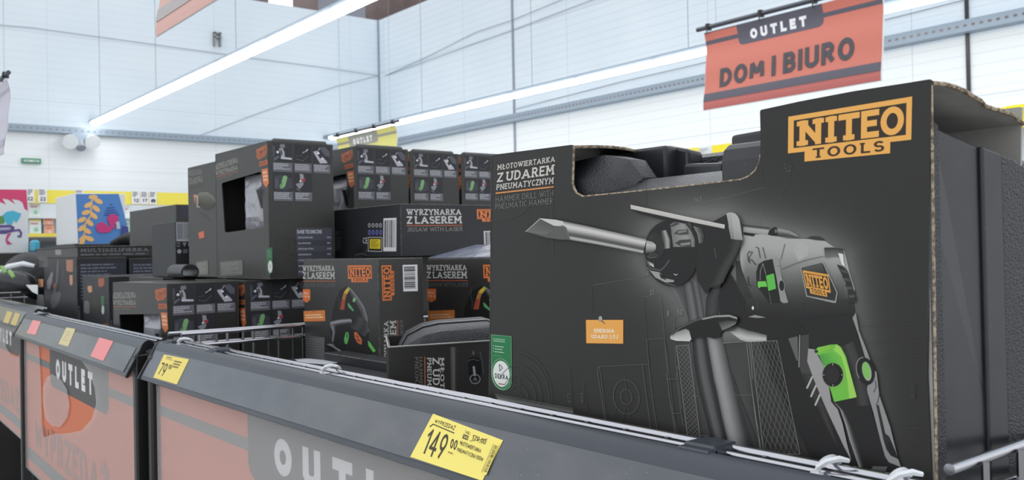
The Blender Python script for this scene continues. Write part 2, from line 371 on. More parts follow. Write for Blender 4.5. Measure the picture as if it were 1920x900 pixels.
    def barcode(s, quad, n, vert=False, bg_=(225, 225, 228), fg=(40, 40, 42)):
        TL, TR, BR, BL = quad; s.poly(quad, bg_)
        def mp(u, v):
            a = (TL[0] + (TR[0] - TL[0]) * u, TL[1] + (TR[1] - TL[1]) * u); b = (BL[0] + (BR[0] - BL[0]) * u, BL[1] + (BR[1] - BL[1]) * u)
            return (a[0] + (b[0] - a[0]) * v, a[1] + (b[1] - a[1]) * v)
        s.k += s.st; rr = random.Random(n); t = .07; c = lin(fg)
        while t < .93:
            d = rr.choice((.5, .8, 1.4)) / n; e = min(t + d, .94)
            q = ((.08, t), (.84, t), (.84, e), (.08, e)) if vert else ((t, .06), (e, .06), (e, .88), (t, .88))
            s.mb.face([s.P(mp(*p)) for p in q], 0, [c] * 4); t = e + rr.choice((.4, .7, 1.1)) / n
    def lines_of_print(s, quad, rows, col, seed=1, w=.55):
        """rows of print too small to read"""
        TL, TR, BR, BL = quad; s.k += s.st; rr = random.Random(seed); c = lin(col)
        def mp(u, v):
            a = (TL[0] + (TR[0] - TL[0]) * u, TL[1] + (TR[1] - TL[1]) * u); b = (BL[0] + (BR[0] - BL[0]) * u, BL[1] + (BR[1] - BL[1]) * u)
            return (a[0] + (b[0] - a[0]) * v, a[1] + (b[1] - a[1]) * v)
        for r in range(rows):
            u = 0.0; end = rr.uniform(.45, 1.0) if r % 3 == 2 else rr.uniform(.8, 1.0)
            while u < end:
                e = min(end, u + rr.uniform(.06, .2))
                s.mb.face([s.P(mp(*p)) for p in ((u, (r + .2) / rows), (e, (r + .2) / rows), (e, (r + .2 + w) / rows), (u, (r + .2 + w) / rows))], 0, [c] * 4); u = e + .025
    def build(s, name, parent, label=None, m='ink'):
        o = s.mb.build(name, M[m], parent, col=True)
        if label: o['label'] = label
        return o
def Q4(f, a, b, c, d): return (f(*a), f(*b), f(*c), f(*d))
# ============================================================ THE HALL
M['wl'] = panel_wall('ribbed_panel_wall_left', 'y'); M['wr'] = panel_wall('ribbed_panel_wall_right', 'x')
def sbox(name, x0, x1, y0, y1, z0, z1, m, bev=0):
    b = MB(); b.box(x0, x1, y0, y1, z0, z1, bev=bev); return struct(b.build(name, m))
sbox('floor', -19, 3, -7, 12, -1.1, -1.0, M['floor'])
sbox('wall_left', -17.2, -17.0, -7, 10.0, -1.0, 5.0, M['wl'])
sbox('wall_right', -17.2, 3, 10.0, 10.2, -1.0, 5.0, M['wr'])
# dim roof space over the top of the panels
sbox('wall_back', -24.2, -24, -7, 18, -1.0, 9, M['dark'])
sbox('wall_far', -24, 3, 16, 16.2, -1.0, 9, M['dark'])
b = MB(); b.box(-19.4, -18.6, 9.8, 10.6, -1, 9); struct(b.build('trim_1', M['grey']))
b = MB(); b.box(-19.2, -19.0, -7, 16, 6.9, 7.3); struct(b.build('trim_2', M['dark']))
b = MB(); b.box(-23.99, -23.94, 10.6, 11.3, 6.4, 7.6); struct(b.build('window_1', M['windowglow']))
# perforated ledge rails on both walls
def ledge(name, a0, a1, axis, z0, z1, d):
    b = MB()
    if axis == 'x': b.box(a0, a1, 10.0 - d, 10.0, z0, z1, bev=.006)
    else: b.box(-17.0, -17.0 + d, a0, a1, z0, z1, bev=.006)
    n = 0; t = a0 + .1
    while t < a1 - .1:
        if axis == 'x': b.box(t, t + .035, 10.0 - d - .002, 10.0 - d, (z0 + z1) / 2 - .012, (z0 + z1) / 2 + .012, m=1)
        else: b.box(-17.0 + d, -17.0 + d + .004, t, t + .03, (z0 + z1) / 2 - .008, (z0 + z1) / 2 + .008, m=1)
        t += .085 if axis == 'x' else .1
    return struct(b.build(name, [M['steel'], M['dark']]))
ledge('trim_3', -16.9, 3, 'x', 2.235, 2.37, .12)
ledge('trim_4', -7, 9.9, 'y', 2.15, 2.27, .12)
# panel joints: dark upright cover strips
for i, (px, z0) in enumerate(((1817, -1), (964, -1))):
    x = onY(px, 150, 10).x; b = MB(); b.box(x - .018, x + .018, 9.975, 10.0, z0, 4.99); struct(b.build('trim_%d' % (5 + i), M['grey'] if i else M['black']))
b = MB(); b.box(-17.0, -16.97, 9.97, 10.0, -1, 4.99); struct(b.build('trim_7', M['steel']))
# thin cables across the walls
def cable(name, pts, label, r=.0055):
    b = MB(); b.tube(pts, r, 6); return tag(b.build(name, M['grey']), label, 'cable')
wy = lambda x, y: onY(x, y, 9.98); wx = lambda x, y: onX(x, y, -16.98)
cable('wall_cable', [wy(722, 142), wy(800, 107), wy(893, 60), wy(960, 38), wy(1052, 0), wy(1120, -28)], 'upper thin grey cable sagging across the right ribbed wall from the corner')
cable('wall_cable', [wy(722, 142), wy(960, 57), wy(1020, 34), wy(1110, 0), wy(1180, -26)], 'straight thin cable just under the sagging one on the right ribbed wall')
cable('wall_cable', [wx(718, 140), wx(630, 162), wx(480, 214), wx(372, 255)], 'thin cable running down the left ribbed wall from the corner')
cable('wall_cable', [wx(718, 143), wx(600, 126), wx(480, 110), wx(250, 78), wx(60, 52), wx(-60, 42)], 'long thin cable crossing the left ribbed wall high up')
cable('hanging_wire', [onY(22, 0, 3.0), onY(0, 38, 3.0), onY(-20, 75, 3.0)], 'thin slack wire at the upper left corner of the view', .003)
cable('wall_cable', [wy(968, 204), wy(1170, 152), wy(1318, 118), wy(1660, 37), wy(1720, 22), wy(1920, -28)], 'thin cable just above the perforated rail on the right wall', .006)

# continuous strip lights
def strip_light(name, y, z, x0, x1, label):
    r = root(name, ((x0 + x1) / 2, y, z), label, 'light', 'strip lights over the aisles')
    a = MB(); a.prism([(y - .05, z), (y - .055, z + .045), (y - .03, z + .07), (y + .03, z + .07), (y + .055, z + .045), (y + .05, z)], x0 - .35, x1); a.build('housing', M['steel'], r)
    n = max(1, round((x1 - x0) / 1.5)); L = (x1 - x0) / n
    for i in range(n):
        t = MB(); c = x0 + L * i
        t.loft([[(x, y + .085 * math.cos(R(k)) * s, z - .0 - .055 * abs(math.sin(R(k))) * s) for k in range(180, 361, 20)] for x, s in ((c + .01, .8), (c + .05, 1), (c + L - .05, 1), (c + L - .01, .8))])
        t.build('diffuser', M['light'], r)
    t = x0 + .4
    while t < x1:
        h = MB(); h.tube([(t, y, z + .07), (t, y, 5.0)], .004, 5); h.build('hanger', M['dull'], r); t += 3.0
    return r
strip_light('strip_light', 4.2, 2.36, -16.85, -2.0, 'bright strip light running diagonally at the upper left, below the pale red banner')
strip_light('strip_light', 8.7, 2.37, -16.75, 2.5, 'bright strip light along the right wall, passing behind the red banner')

# emergency lamp on the left wall, small frame above it, exit sign
r = root('emergency_lamp', onX(150, 262, -16.85), 'twin headed emergency lamp on the left wall at the end of the strip light', 'lamp')
b = MB(); p = onX(150, 256, -16.86); b.box(-17 + .125, -16.8, p.y - .16, p.y + .16, p.z - .1, p.z + .06, bev=.02); b.build('housing', M['steel'], r)
for s in (-1, 1):
    b = MB(); c = onX(150 + s * 21, 262, -16.8); b.tube([c + Vector((-.05, 0, 0)), c + Vector((.06, 0, -.02)), c + Vector((.12, 0, -.05))], [.05, .11, .13], 12); b.build('lamp_head', M['whitepaint'], r)
b = MB(); c = onX(150, 268, -16.8); b.tube([c, c + Vector((.08, 0, -.1))], .08, 8); b.build('sensor', M['grey'], r)
r = root('exit_sign', onX(58, 306, -16.95), 'small framed green exit sign low on the left wall', 'sign')
a0, a1 = onX(41, 296, -16.95), onX(77, 307, -16.95)
b = MB(); b.box(-17, -16.95, a0.y, a1.y, a1.z, a0.z); b.build('frame', M['warn'], r)
b = MB(); b.box(-16.95, -16.94, a0.y + .03, a1.y - .03, a1.z + .025, a0.z - .03); b.build('sign_face', M['whitepaint'], r)
b = MB(); b.box(-16.94, -16.935, a0.y + .05, (a0.y + a1.y) / 2 - .03, a1.z + .035, a0.z - .04); b.build('symbol', M['warn'], r); b = MB(); b.box(-16.94, -16.935, (a0.y + a1.y) / 2 + .02, a1.y - .05, a1.z + .035, a0.z - .04); b.build('symbol', M['warn'], r)
b = MB(); c0, c1 = onX(400, 60, -16.97), onX(414, 88, -16.97)
for (y0, y1, z0, z1) in ((c0.y, c0.y + .03, c1.z, c0.z), (c1.y - .03, c1.y, c1.z, c0.z), (c0.y, c1.y, c0.z - .03, c0.z), (c0.y, c1.y, c0.z - .11, c0.z - .09)): b.box(-17, -16.93, y0, y1, z0, z1)
tag(b.build('wall_bracket', M['dull']), 'small open metal bracket high on the left wall above the strip light', 'bracket')

# ------------------------------------------------------------ shelving under the walls
YEL = (244, 226, 92)
def onwallx(px, py): return onX(px, py, -16.0)
r = root('wall_shelving', (-16.3, 3.5, -1), 'white wall shelving with yellow price strips below the left wall', 'shelving')
b = MB(); b.box(-16.5, -16.45, -3, 9.4, -1, 1.14); b.build('back_panel', M['whitepaint'], r)
for z in (.685, .40, -.08, -.58):
    b = MB(); b.box(-16.45, -16.0, -3, 9.4, z - .025, z); b.build('shelf', M['whitepaint'], r)
A = Art(lambda y, z: Vector((-15.98, y, z)), (1, 0, 0), .002, .004)
A.poly([(-3, .90), (9.4, .90), (9.4, 1.115), (-3, 1.115)], YEL)
A.poly([(-3, .365), (9.4, .365), (9.4, .42), (-3, .42)], YEL)
A.build('price_strip', r, None, 'sticker')
b = MB(); b.box(-16.02, -15.98, -3, 9.4, .89, 1.12); b.box(-16.02, -15.98, -3, 9.4, .36, .42); b.build('strip_holder', M['whitepaint'], r)
for k, px in enumerate((55, 79, 148, 254, 270, 286)):
    p = onX(px, 368, -15.96); A = Art(lambda y, z: Vector((-15.965, y, z)), (1, 0, 0), .002, .004)
    A.poly([(p.y - .06, .91), (p.y + .07, .91), (p.y + .07, 1.13), (p.y - .06, 1.13)], (238, 238, 240))
    A.text(('22', '22', '29', '12', '17', '8')[k], ((p.y - .03, 1.0), (p.y + .05, 1.0), (p.y + .05, .94), (p.y - .03, .94)), (60, 60, 70), .2)
    A.lines_of_print(((p.y - .045, 1.12), (p.y + .05, 1.12), (p.y + .05, 1.03), (p.y - .045, 1.03)), 3, (120, 120, 130), k); A.build('price_tag', r, None, 'sticker')
def pack(px0, px1, py0, py1, top, body, accent, label, cat='detergent pack'):
    a0, a1 = onX(px0, py0, -16.05), onX(px1, py1, -16.05)
    a1.z = .687 if a1.z > .6 else (a1.z if a1.z > .5 else .402)
    q = root('detergent_pack', (-16.15, (a0.y + a1.y) / 2, a1.z), label, cat, 'packs on the left wall shelving')
    b = MB(); b.box(-16.28, -16.05, a0.y, a1.y, a1.z, a0.z, bev=.008); b.build('carton', M['whitepaint'], q)
    h = a0.z - a1.z; wd = a1.y - a0.y
    A = Art(lambda u, v: Vector((-16.05, a0.y + u * wd, a0.z - v * h)), (1, 0, 0), .001, .002)
    A.poly([(.03, .02), (.97, .02), (.97, .98), (.03, .98)], body); A.poly([(.03, .02), (.97, .02), (.97, .14), (.03, .14)], top)
    A.lines_of_print(((.1, .22), (.85, .22), (.85, .36), (.1, .36)), 1, (190, 60, 70), 3)
    A.blob((.55, .68), .35, .26, accent, body); A.build('front_print', q, None, 'sticker')
for i, (x0, x1, y0, y1, lab) in enumerate(((55, 76, 380, 407, 'white pack with green swirl, upper of the two right of the pink and blue box'), (55, 78, 411, 440, 'white pack with green swirl, lower of the two right of the pink and blue box'))):
    pack(x0, x1, y0, y1, (240, 215, 120), (226, 232, 228), (90, 180, 120), lab)
for i, (x0, x1, y0, y1, lab) in enumerate(((81, 101, 408, 422, 'upper orange and white pack left of the blue leaf box'), (83, 102, 423, 440, 'lower orange and white pack left of the blue leaf box'), (229, 244, 386, 410, 'white pack peeking out right of the blue leaf box'), (229, 245, 412, 436, 'pale green pack peeking out right of the blue leaf box'))):
    pack(x0, x1, y0, y1, *(((235, 150, 110), (236, 168, 140), (225, 225, 220)) if i < 2 else (((240, 240, 240), (240, 242, 245), (225, 230, 235)) if i == 2 else ((180, 205, 190), (175, 200, 185), (140, 180, 160)))), lab)
b = MB(); b.box(-15.6, -15.0, 2.7, 3.7, -1.0, .33, bev=.05)
tag(b.build('store_bin', M['smooth']), 'dark grey display bin standing before the left wall shelving', 'bin')

r = root('wall_shelving', (-6, 9.7, -1), 'shelving with yellow and white header strip along the right wall', 'shelving')
b = MB(); b.box(-14, 1, 9.9, 9.95, -1, 1.32); b.build('back_panel', M['whitepaint'], r)
for z in (1.19, .7, .2, -.3):
    b = MB(); b.box(-14, 1, 9.52, 9.9, z - .03, z); b.build('shelf', M['whitepaint'], r)
b = MB(); b.box(-14, 1, 9.5, 9.52, 1.19, 1.315); b.build('header_board', M['whitepaint'], r)
A = Art(lambda x, z: Vector((x, 9.5, z)), (0, -1, 0), .002, .004)
t = -13.9; k = 0
while t < 1:
    A.poly([(t, 1.20), (t + .34, 1.20), (t + .34, 1.312), (t, 1.312)], (246, 224, 60)); A.lines_of_print(((t + .36, 1.29), (t + .52, 1.29), (t + .52, 1.23), (t + .36, 1.23)), 3, (150, 155, 160), k); t += .57; k += 1
A.build('header_print', r, None, 'sticker')
b = MB(); b.box(-3.98, -3.7, 9.48, 9.5, 1.10, 1.33); b.build('yellow_card', mat('yellow_card', (250, 232, 40), .5), r)

# ------------------------------------------------------------ hanging banners (printed film sagging a little)
def banner(name, x0, y, z0, kind, label, wd=1.315, h=.541):
    r = root(name, (x0 + wd / 2, y, z0), label, 'banner', 'banners hung in rows over the aisles')
    RED = {'red': (206, 120, 104), 'yellow': (214, 208, 120), 'pale': (228, 184, 172), 'grey': (205, 200, 214)}[kind]  # pale kind: red print with light shining through put into its colours
    GR = {'red': (92, 90, 102), 'yellow': (150, 150, 140), 'pale': (190, 182, 180), 'grey': (180, 178, 192)}[kind]
    LOW = {'red': (188, 106, 102), 'yellow': (214, 208, 120), 'pale': (232, 182, 172), 'grey': (205, 200, 214)}[kind]
    def curve(v): return .02 * math.sin(v * 5.2) + .006 * math.sin(v * 11)
    def P(u, v, off=0): return Vector((x0 + u * wd, y + curve(v) - off, z0 + h - v * h))
    n = 22; f = MB()
    for side in (0, .003):
        for i in range(n):
            a, c = i / n, (i + 1) / n
            q = [P(0, a, side), P(1, a, side), P(1, c, side), P(0, c, side)]; f.face(q if side else q[::-1])
    for u in (0, 1):
        for i in range(n):
            a, c = i / n, (i + 1) / n; f.face([P(u, a, 0), P(u, a, .003), P(u, c, .003), P(u, c, 0)])
    f.build('film_sheet', M['whitepaint'], r, smooth=True)
    A = Art(lambda u, v: P(u, v, .003), (0, -1, 0), .00025, .001)
    def rect(u0, v0, u1, v1, c):
        m = max(1, int((v1 - v0) * 30)); A.k += A.st
        for i in range(m):
            a, e = v0 + (v1 - v0) * i / m, v0 + (v1 - v0) * (i + 1) / m
            A.mb.face([A.P(p) for p in ((u0, a), (u1, a), (u1, e), (u0, e))], 0, [lin(c)] * 4)
    rect(.002, .0, .994, .995, RED); rect(.002, .90, .994, .995, LOW)
    rect(.002, 0, .5, .012, GR); rect(.002, .105, .21, .155, GR); rect(.70, .105, .994, .155, GR)
    for i in range(16):
        v0, v1 = .25 * i / 16, .25 * (i + 1) / 16; ins = lambda v: .0 if v < .17 else .03 * (1 - math.sqrt(max(0, 1 - ((v - .17) / .081) ** 2)))
        A.mb.face([A.P(p) for p in ((.21 + ins(v0), v0), (.70 - ins(v0), v0), (.70 - ins(v1), v1), (.21 + ins(v1), v1))], 0, [lin(GR)] * 4)
    A.k += A.st
    A.text('OUTLET', ((.285, .085), (.61, .085), (.61, .205), (.285, .205)), (240, 240, 244), .3, False, .42)
    rect(.002, .79, .994, .89, GR)
    if kind == 'red': A.text('DOM I BIURO', ((.10, .50), (.86, .44), (.86, .70), (.10, .735)), (78, 76, 82), .24, False, .15)
    A.build('banner_print', r, None, 'poster')
    t = MB(); zt = z0 + h + .035; t.tube([(x0 - .06, y, zt), (x0 + wd + .06, y, zt)], .016, 10); t.build('rod', M['rail'], r)
    for u in (.03, .36, .66, .96):
        c = MB(); c.tube([(x0 + wd * u, y - .02, zt + .012), (x0 + wd * u, y - .02, z0 + h - .02)], .004, 5); c.box(x0 + wd * u - .012, x0 + wd * u + .012, y - .02, y + .02, zt - .022, zt + .022); c.build('clip', M['black'], r)
    for u in (.08, .92):
        c = MB(); c.tube([(x0 + wd * u, y, zt), (x0 + wd * u, y, 5.2)], .0015, 5); c.build('suspension_wire', M['dull'], r)
banner('hanging_banner', -4.082, 5.0, .938, 'red', 'red banner reading OUTLET and DOM I BIURO hanging above the large drill box')
banner('hanging_banner', -9.50, 5.0, .795, 'yellow', 'small distant yellow banner above the row of picture boxes')
banner('hanging_banner', -3.905, 1.25, .925, 'pale', 'red banner coloured pale as if backlit, cut off by the top edge at the upper left', h=.56)
banner('hanging_banner', -8.66, 1.25, .765, 'grey', 'pale lilac banner cut off by the left edge of the view')

# ============================================================ THE BINS
def bin_unit(x1, y1, rz, L, label, right_side=True, left_side=True, deck=-.2215):
    """wire bin: local x from -L to 0, ridge of the front rail at y = 0, z relative to the camera"""
    r = root('wire_display_bin', (x1, y1, -1.0), label, 'display bin', 'wire display bins in a row', rz)
    m = mw(r); W = lambda x, y, z: m @ Vector((x, y, z + 1.0))
    def PB(b): b.v = [W(*v) for v in b.v]; return b
    # front label rail profile (y, z)
    prof = [(.002, -.1335), (-.003, -.1315), (-.008, -.1335), (-.0125, -.139), (-.014, -.1435), (-.0345, -.1815), (-.037, -.187), (-.034, -.189), (-.0315, -.1865), (-.012, -.150), (.0, -.146), (.008, -.141)]
    b = MB(); b.prism(prof, -L + .006, -.006); PB(b).build('label_rail', M['rail'], r, smooth=True)
    b = MB(); b.prism([(-.0146, -.1446), (-.0351, -.1815), (-.0358, -.1812), (-.0153, -.1443)], -L + .02, -.03); PB(b).build('label_window', M['rail_face'], r)
    for x0 in (-L + .004, -.010):
        b = MB(); b.prism([(p[0] * 1.05 - .0006, p[1] * 1.0) for p in prof], x0, x0 + .006); PB(b).build('rail_end_cap', M['black'], r, smooth=True)
    # twin top rods and the wire grid
    for (yy, zz, rr) in ((.0112, -.1345, .0025), (.0205, -.1330, .0036)):
        b = MB(); b.tube([(-L + .004, yy, zz), (-.004, yy, zz)], rr, 12); PB(b).build('top_rod', M['chrome'], r, smooth=True)
    b = MB(); x = -L + .03
    while x < -.02: b.tube([(x, .0158, -.1322), (x, .0158, -.50)], .0019, 6); x += .0405
    PB(b).build('front_wires', M['dull'], r, smooth=True)
    D = .85
    for sx in ([-L + .008] if left_side else []) + ([-.004] if right_side else []):
        ws = -.004 if sx < -.1 else .0045
        for dz in (0, .019):
            b = MB(); b.tube([(sx, .028, -.1235 - dz), (sx, D, -.1235 - dz)], .0032, 12); PB(b).build('side_rod', M['chrome'], r, smooth=True)
        b = MB(); y = .06
        while y < D: b.tube([(sx + ws, y, -.1235), (sx + ws, y, -.50)], .0022, 6); y += .045
        PB(b).build('side_wires', M['dull'], r, smooth=True)
    b = MB(); b.tube([(-L + .006, D, -.1235), (-.004, D, -.1235)], .003, 8)
    x = -L + .03
    while x < -.02: b.tube([(x, D, -.125), (x, D, -.50)], .0016, 6); x += .06
    PB(b).build('back_wires', M['dull'], r, smooth=True)
    # deck, lower panel, posts and base
    b = MB(); b.box(-L + .02, -.012, .030, D - .008, deck - .012, deck, bev=.002); PB(b).build('raised_deck', M['black'], r)
    b = MB(); b.box(-L + .012, -.012, -.012, -.006, -.515, -.150); PB(b).build('front_panel', M['rail'], r)
    for x0 in (-L + .003, -.021):
        b = MB(); b.box(x0, x0 + .018, -.024, .0, -.99, -.152, bev=.003); PB(b).build('post', M['black'], r)
        b = MB(); b.box(x0, x0 + .018, D - .01, D + .02, -.99, -.13, bev=.003); PB(b).build('post', M['black'], r)
    b = MB(); b.box(-L + .01, -.01, -.01, D, -.93, -.90, bev=.004); PB(b).build('lower_shelf', M['grey'], r)
    return r, W
BINS = []
GRP = None
b1, W1 = bin_unit(-.236, .4625, 0, 1.238, 'nearest wire bin, holding the large drill box, its grey front rail scuffed')
b2, W2 = bin_unit(-1.495, .453, R(-1.2), 1.05, 'middle wire bin with a torn red poster behind its front film', left_side=False, deck=-.306)
b3, W3 = bin_unit(-2.70, .53, R(-1.5), 1.2, 'farthest wire bin at the left edge, its rail full of yellow labels', right_side=False, deck=-.306)

def to_local_art(rt, W, y):
    n = (W(0, -1, 0) - W(0, 0, 0)).normalized(); p0 = W(0, y, 0)
    return p0, n
def poster(rt, W, L, torn=None, cut=None):
    x0, x1 = -L + .03, -.03; z0, z1 = -.51, -.192; wd = x1 - x0; h = z1 - z0
    n = (W(0, -1, 0) - W(0, 0, 0)).normalized()
    A = Art(lambda u, v: W(x0 + u * wd, -.0125, z1 - v * h), n, .00006, .0002)
    RD, GR = (216, 116, 76), (112, 112, 110)
    A.poly([(0, 0), (1, 0), (1, 1), (0, 1)], RD)
    A.poly([(0, .0), (.5, .0), (.5, .02), (0, .02)], (150, 150, 150))
    A.poly([(0, .115), (.29, .115), (.29, .165), (0, .165)], GR); A.poly([(.81, .115), (1, .115), (1, .165), (.81, .165)], GR)
    t = [(.29, 0), (.81, 0), (.81, .20)] + [(.78 + .03 * math.cos(R(a)), .20 + .075 * math.sin(R(a))) for a in range(0, 91, 15)] + [(.32 - .03 * math.sin(R(a)), .20 + .075 * math.cos(R(a))) for a in range(0, 91, 15)]
    A.poly(t, (80, 77, 76))
    A.text('OUTLET', ((.357, .07), (.69, .07), (.69, .205), (.357, .205)), (236, 236, 238), .3, False, .55)
    A.poly([(0, .84), (1, .84), (1, .93), (0, .93)], GR)
    A.text('WYPRZEDAŻ', ((.1, .58), (.80, .58), (.80, .80), (.1, .80)), (170, 110, 92), .2)
    return A
A = poster(b1, W1, 1.238); A.build('poster', b1, 'red outlet poster behind clear film', 'poster')
A = poster(b2, W2, 1.05)
A.build('poster', b2, 'red outlet poster, torn, paled by the glare-whitened film', 'poster')
A = poster(b3, W3, 1.2); A.build('poster', b3, 'red outlet poster, mostly paled by the glare-whitened film', 'poster')
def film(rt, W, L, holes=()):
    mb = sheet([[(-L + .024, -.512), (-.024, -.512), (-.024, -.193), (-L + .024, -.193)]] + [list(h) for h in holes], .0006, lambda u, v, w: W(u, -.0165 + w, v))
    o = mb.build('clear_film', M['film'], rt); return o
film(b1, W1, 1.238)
c3 = sub(0, 560, 2.647)
n2 = (W2(0, -1, 0) - W2(0, 0, 0)).normalized()
def l2(px, py):
    p = onP(px, py, W2(0, -.0165, 0), n2); q = mw(b2).inverted() @ p; return (q.x, q.z - 1.0)
cl = lambda p: (p[0], min(p[1], -.1945))
H1 = [cl(l2(*c3(*p))) for p in ((192, 190), (265, 215), (330, 245), (400, 290), (440, 360), (470, 440), (478, 520), (455, 600), (405, 655), (340, 668), (270, 672), (215, 690), (207, 600), (202, 400))]
B1 = [cl(l2(*c3(*p))) for p in ((258, 374), (300, 400), (330, 445), (345, 530), (335, 590), (300, 636), (262, 634), (228, 600), (214, 520), (214, 440), (232, 392))]
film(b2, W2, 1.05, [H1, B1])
n3 = (W3(0, -1, 0) - W3(0, 0, 0)).normalized()
def l3(px, py):
    p = onP(px, py, W3(0, -.0165, 0), n3); q = mw(b3).inverted() @ p; return (q.x, min(q.z - 1.0, -.1945))
H3 = [l3(*c3(*p)) for p in ((28, 165), (90, 165), (150, 180), (158, 270), (140, 330), (115, 325), (95, 290), (55, 280), (30, 240))]
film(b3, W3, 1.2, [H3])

# plastic hook clips that interrupt the rods, and white cable ties
def hook_clip(W, x, parent):
    m = MB(); m.box(x - .013, x + .013, .0, .0245, -.1395, -.1285, bev=.0015); m.box(x - .013, x + .013, -.006, .004, -.1385, -.1305, bev=.001)
    m.v = [W(*v) for v in m.v]; return m.build('hook_clip', M['rail'], parent)
xc = lambda px, py: onZ(px, py, -.126)
for px in (1278, 402, 322): hook_clip(W1, onZ(px, {1278: 832, 402: 650, 322: 634}[px], -.126).x + .236, b1)
hook_clip(W2, -.93, b2)
def cable_tie(x, label, tilt=.3):
    r = root('cable_tie', (x, .475, -.13), label, 'cable tie', 'white cable ties on the bin rods')
    b = MB(); pts = []
    for i in range(21):
        a = 2 * math.pi * i / 20; pts.append(Vector((x + .004 * math.sin(a) * tilt, .4785 + .0115 * math.cos(a), -.1335 + .0078 * math.sin(a))))
    b.tube(pts, .0017, 6); b.build('loop', M['white'], r, smooth=True)
    b = MB(); b.box(x - .004, x + .003, .4645, .4705, -.1395, -.1325, bev=.001); b.build('locking_head', M['white'], r)
    b = MB(); b.tube([(x + .001, .466, -.1295), (x + .006, .468, -.1255), (x + .011, .473, -.1240), (x + .014, .478, -.1255)], [.0016, .002, .002, .0014], 6); b.build('tail', M['white'], r, smooth=True)
cable_tie(onZ(598, 690, -.127).x, 'white cable tie on the front rods left of the upright sleeve with rotated lettering')
cable_tie(onZ(1492, 878, -.127).x, 'white cable tie on the front rods below the drill picture')
cable_tie(onZ(1640, 900, -.127).x, 'white cable tie at the bottom right corner of the drill box')
cable_tie(onZ(342, 637, -.127).x, 'white cable tie at the left end of the nearest bin')

# ------------------------------------------------------------ labels in the rails
def rail_art(W):
    """art plane lying on the slanted face of the rail"""
    p0 = W(0, -.0155, -.1446); p1 = W(0, -.036, -.1815); px = W(-1, -.0155, -.1446)
    n = (px - p0).cross(p1 - p0).normalized()
    if n.y > 0: n = -n
    return p0, n
def rail_label(W, quad, label, fn, col, cat='price label', name='price_label', rt=None):
    p0, n = rail_art(W); wh = lambda x, y: onP(x, y, p0, n)
    c = sum((wh(*q) for q in quad), Vector()) / 4
    r = root(name, c, label, cat)
    b = MB(); k = n * .0004; P = [wh(*q) for q in quad]
    b.loft([[p + n * .0002 for p in P], [p + n * .0006 for p in P]]); b.build('card', mat(name + '_card', col, .5), r)
    if fn:
        A = Art(wh, n, .000015, .00065); fn(A, quad); A.build('print', r, None, 'sticker')
c5 = sub(740, 740, 5.625)
def big_price(A, q):
    f = lambda *p: [c5(*x) for x in p]; D = (72, 66, 50)
    A.text('WYPRZEDAŻ', f((438, 258), (654, 335), (632, 380), (425, 297)), D, .17, False, .16)
    A.line(f((378, 340), (412, 314), (632, 408)), 2.0, D)
    A.text('149', f((385, 362), (590, 430), (500, 705), (285, 612)), D, .13, False, .15)
    A.text('00', f((605, 465), (680, 487), (648, 590), (588, 565)), D, .17, False, .15)
    A.text('TANIEJ', f((752, 378), (806, 400), (798, 430), (745, 408)), D, .12)
    A.poly(f((735, 418), (788, 440), (775, 484), (720, 462)), D); A.text('16%', f((740, 430), (782, 447), (774, 474), (730, 455)), (245, 228, 130), .16)
    A.text('179,00', f((835, 425), (980, 480), (962, 530), (820, 478)), D, .12, False, .14); A.line(f((800, 492), (988, 472)), .8, D)
    A.text('MŁOTOWIERTARKA', f((703, 487), (925, 580), (912, 620), (695, 530)), D, .15, False, .15)
    A.text('PNEUMATYCZNA 1050W', f((675, 562), (948, 668), (935, 708), (664, 600)), D, .15, False, .15)
    A.lines_of_print(f((578, 600), (626, 622), (620, 638), (572, 616)), 1, D, 2)
    A.barcode(f((1075, 515), (1112, 530), (978, 855), (940, 838)), 62, True, (250, 232, 120), D)
    A.lines_of_print(f((1050, 525), (1062, 530), (935, 832), (922, 826)), 24, (140, 128, 80), 4)
rail_label(W1, [(813, 776), (944, 826), (905, 902), (770, 857)], 'yellow sale price label 149,00 in the rail under the drill box', big_price, (250, 232, 120))
c79 = sub(260, 600, 3.0)
def small_price(A, q):
    f = lambda *p: [c79(*x) for x in p]; D = (72, 62, 40)
    A.lines_of_print(f((160, 205), (195, 212), (193, 222), (158, 214)), 1, D, 3); A.line(f((155, 217), (193, 228)), .8, D)
    A.text('79', f((135, 240), (172, 247), (140, 325), (105, 308)), D, .14, False, .12); A.text('00', f((176, 250), (192, 254), (184, 280), (168, 276)), D, .2)
    A.lines_of_print(f((205, 225), (250, 235), (236, 280), (190, 270)), 3, (130, 112, 70), 5)
rail_label(W1, [(308, 665), (355, 674), (332, 721), (288, 708)], 'yellow price label 79,00 at the left end of the nearest rail', small_price, (240, 218, 112))
rows = lambda c: (lambda A, q: A.lines_of_print((((q[0][0] * .8 + q[2][0] * .2), q[0][1] * .8 + q[2][1] * .2), (q[1][0] * .8 + q[3][0] * .2, q[1][1] * .8 + q[3][1] * .2), (q[2][0] * .8 + q[0][0] * .2, q[2][1] * .8 + q[0][1] * .2), (q[3][0] * .8 + q[1][0] * .2, q[3][1] * .8 + q[1][1] * .2)), 4, c, 3, .35))
rail_label(W2, [(62, 600), (77, 603), (67, 628), (50, 625)], 'pink label at the left end of the middle rail', None, (235, 150, 150))
rail_label(W2, [(125, 614), (142, 617), (128, 650), (110, 645)], 'faded yellow label in the middle rail', rows((190, 175, 130)), (215, 200, 150))
rail_label(W2, [(187, 633), (213, 640), (194, 677), (170, 668)], 'large pink label in the middle rail', None, (238, 145, 145))
rail_label(W3, [(14, 583), (24, 586), (16, 607), (6, 604)], 'left yellow label in the farthest rail', None, (205, 180, 110))
rail_label(W3, [(29, 586), (38, 589), (30, 611), (20, 608)], 'right yellow label in the farthest rail', None, (205, 180, 110))
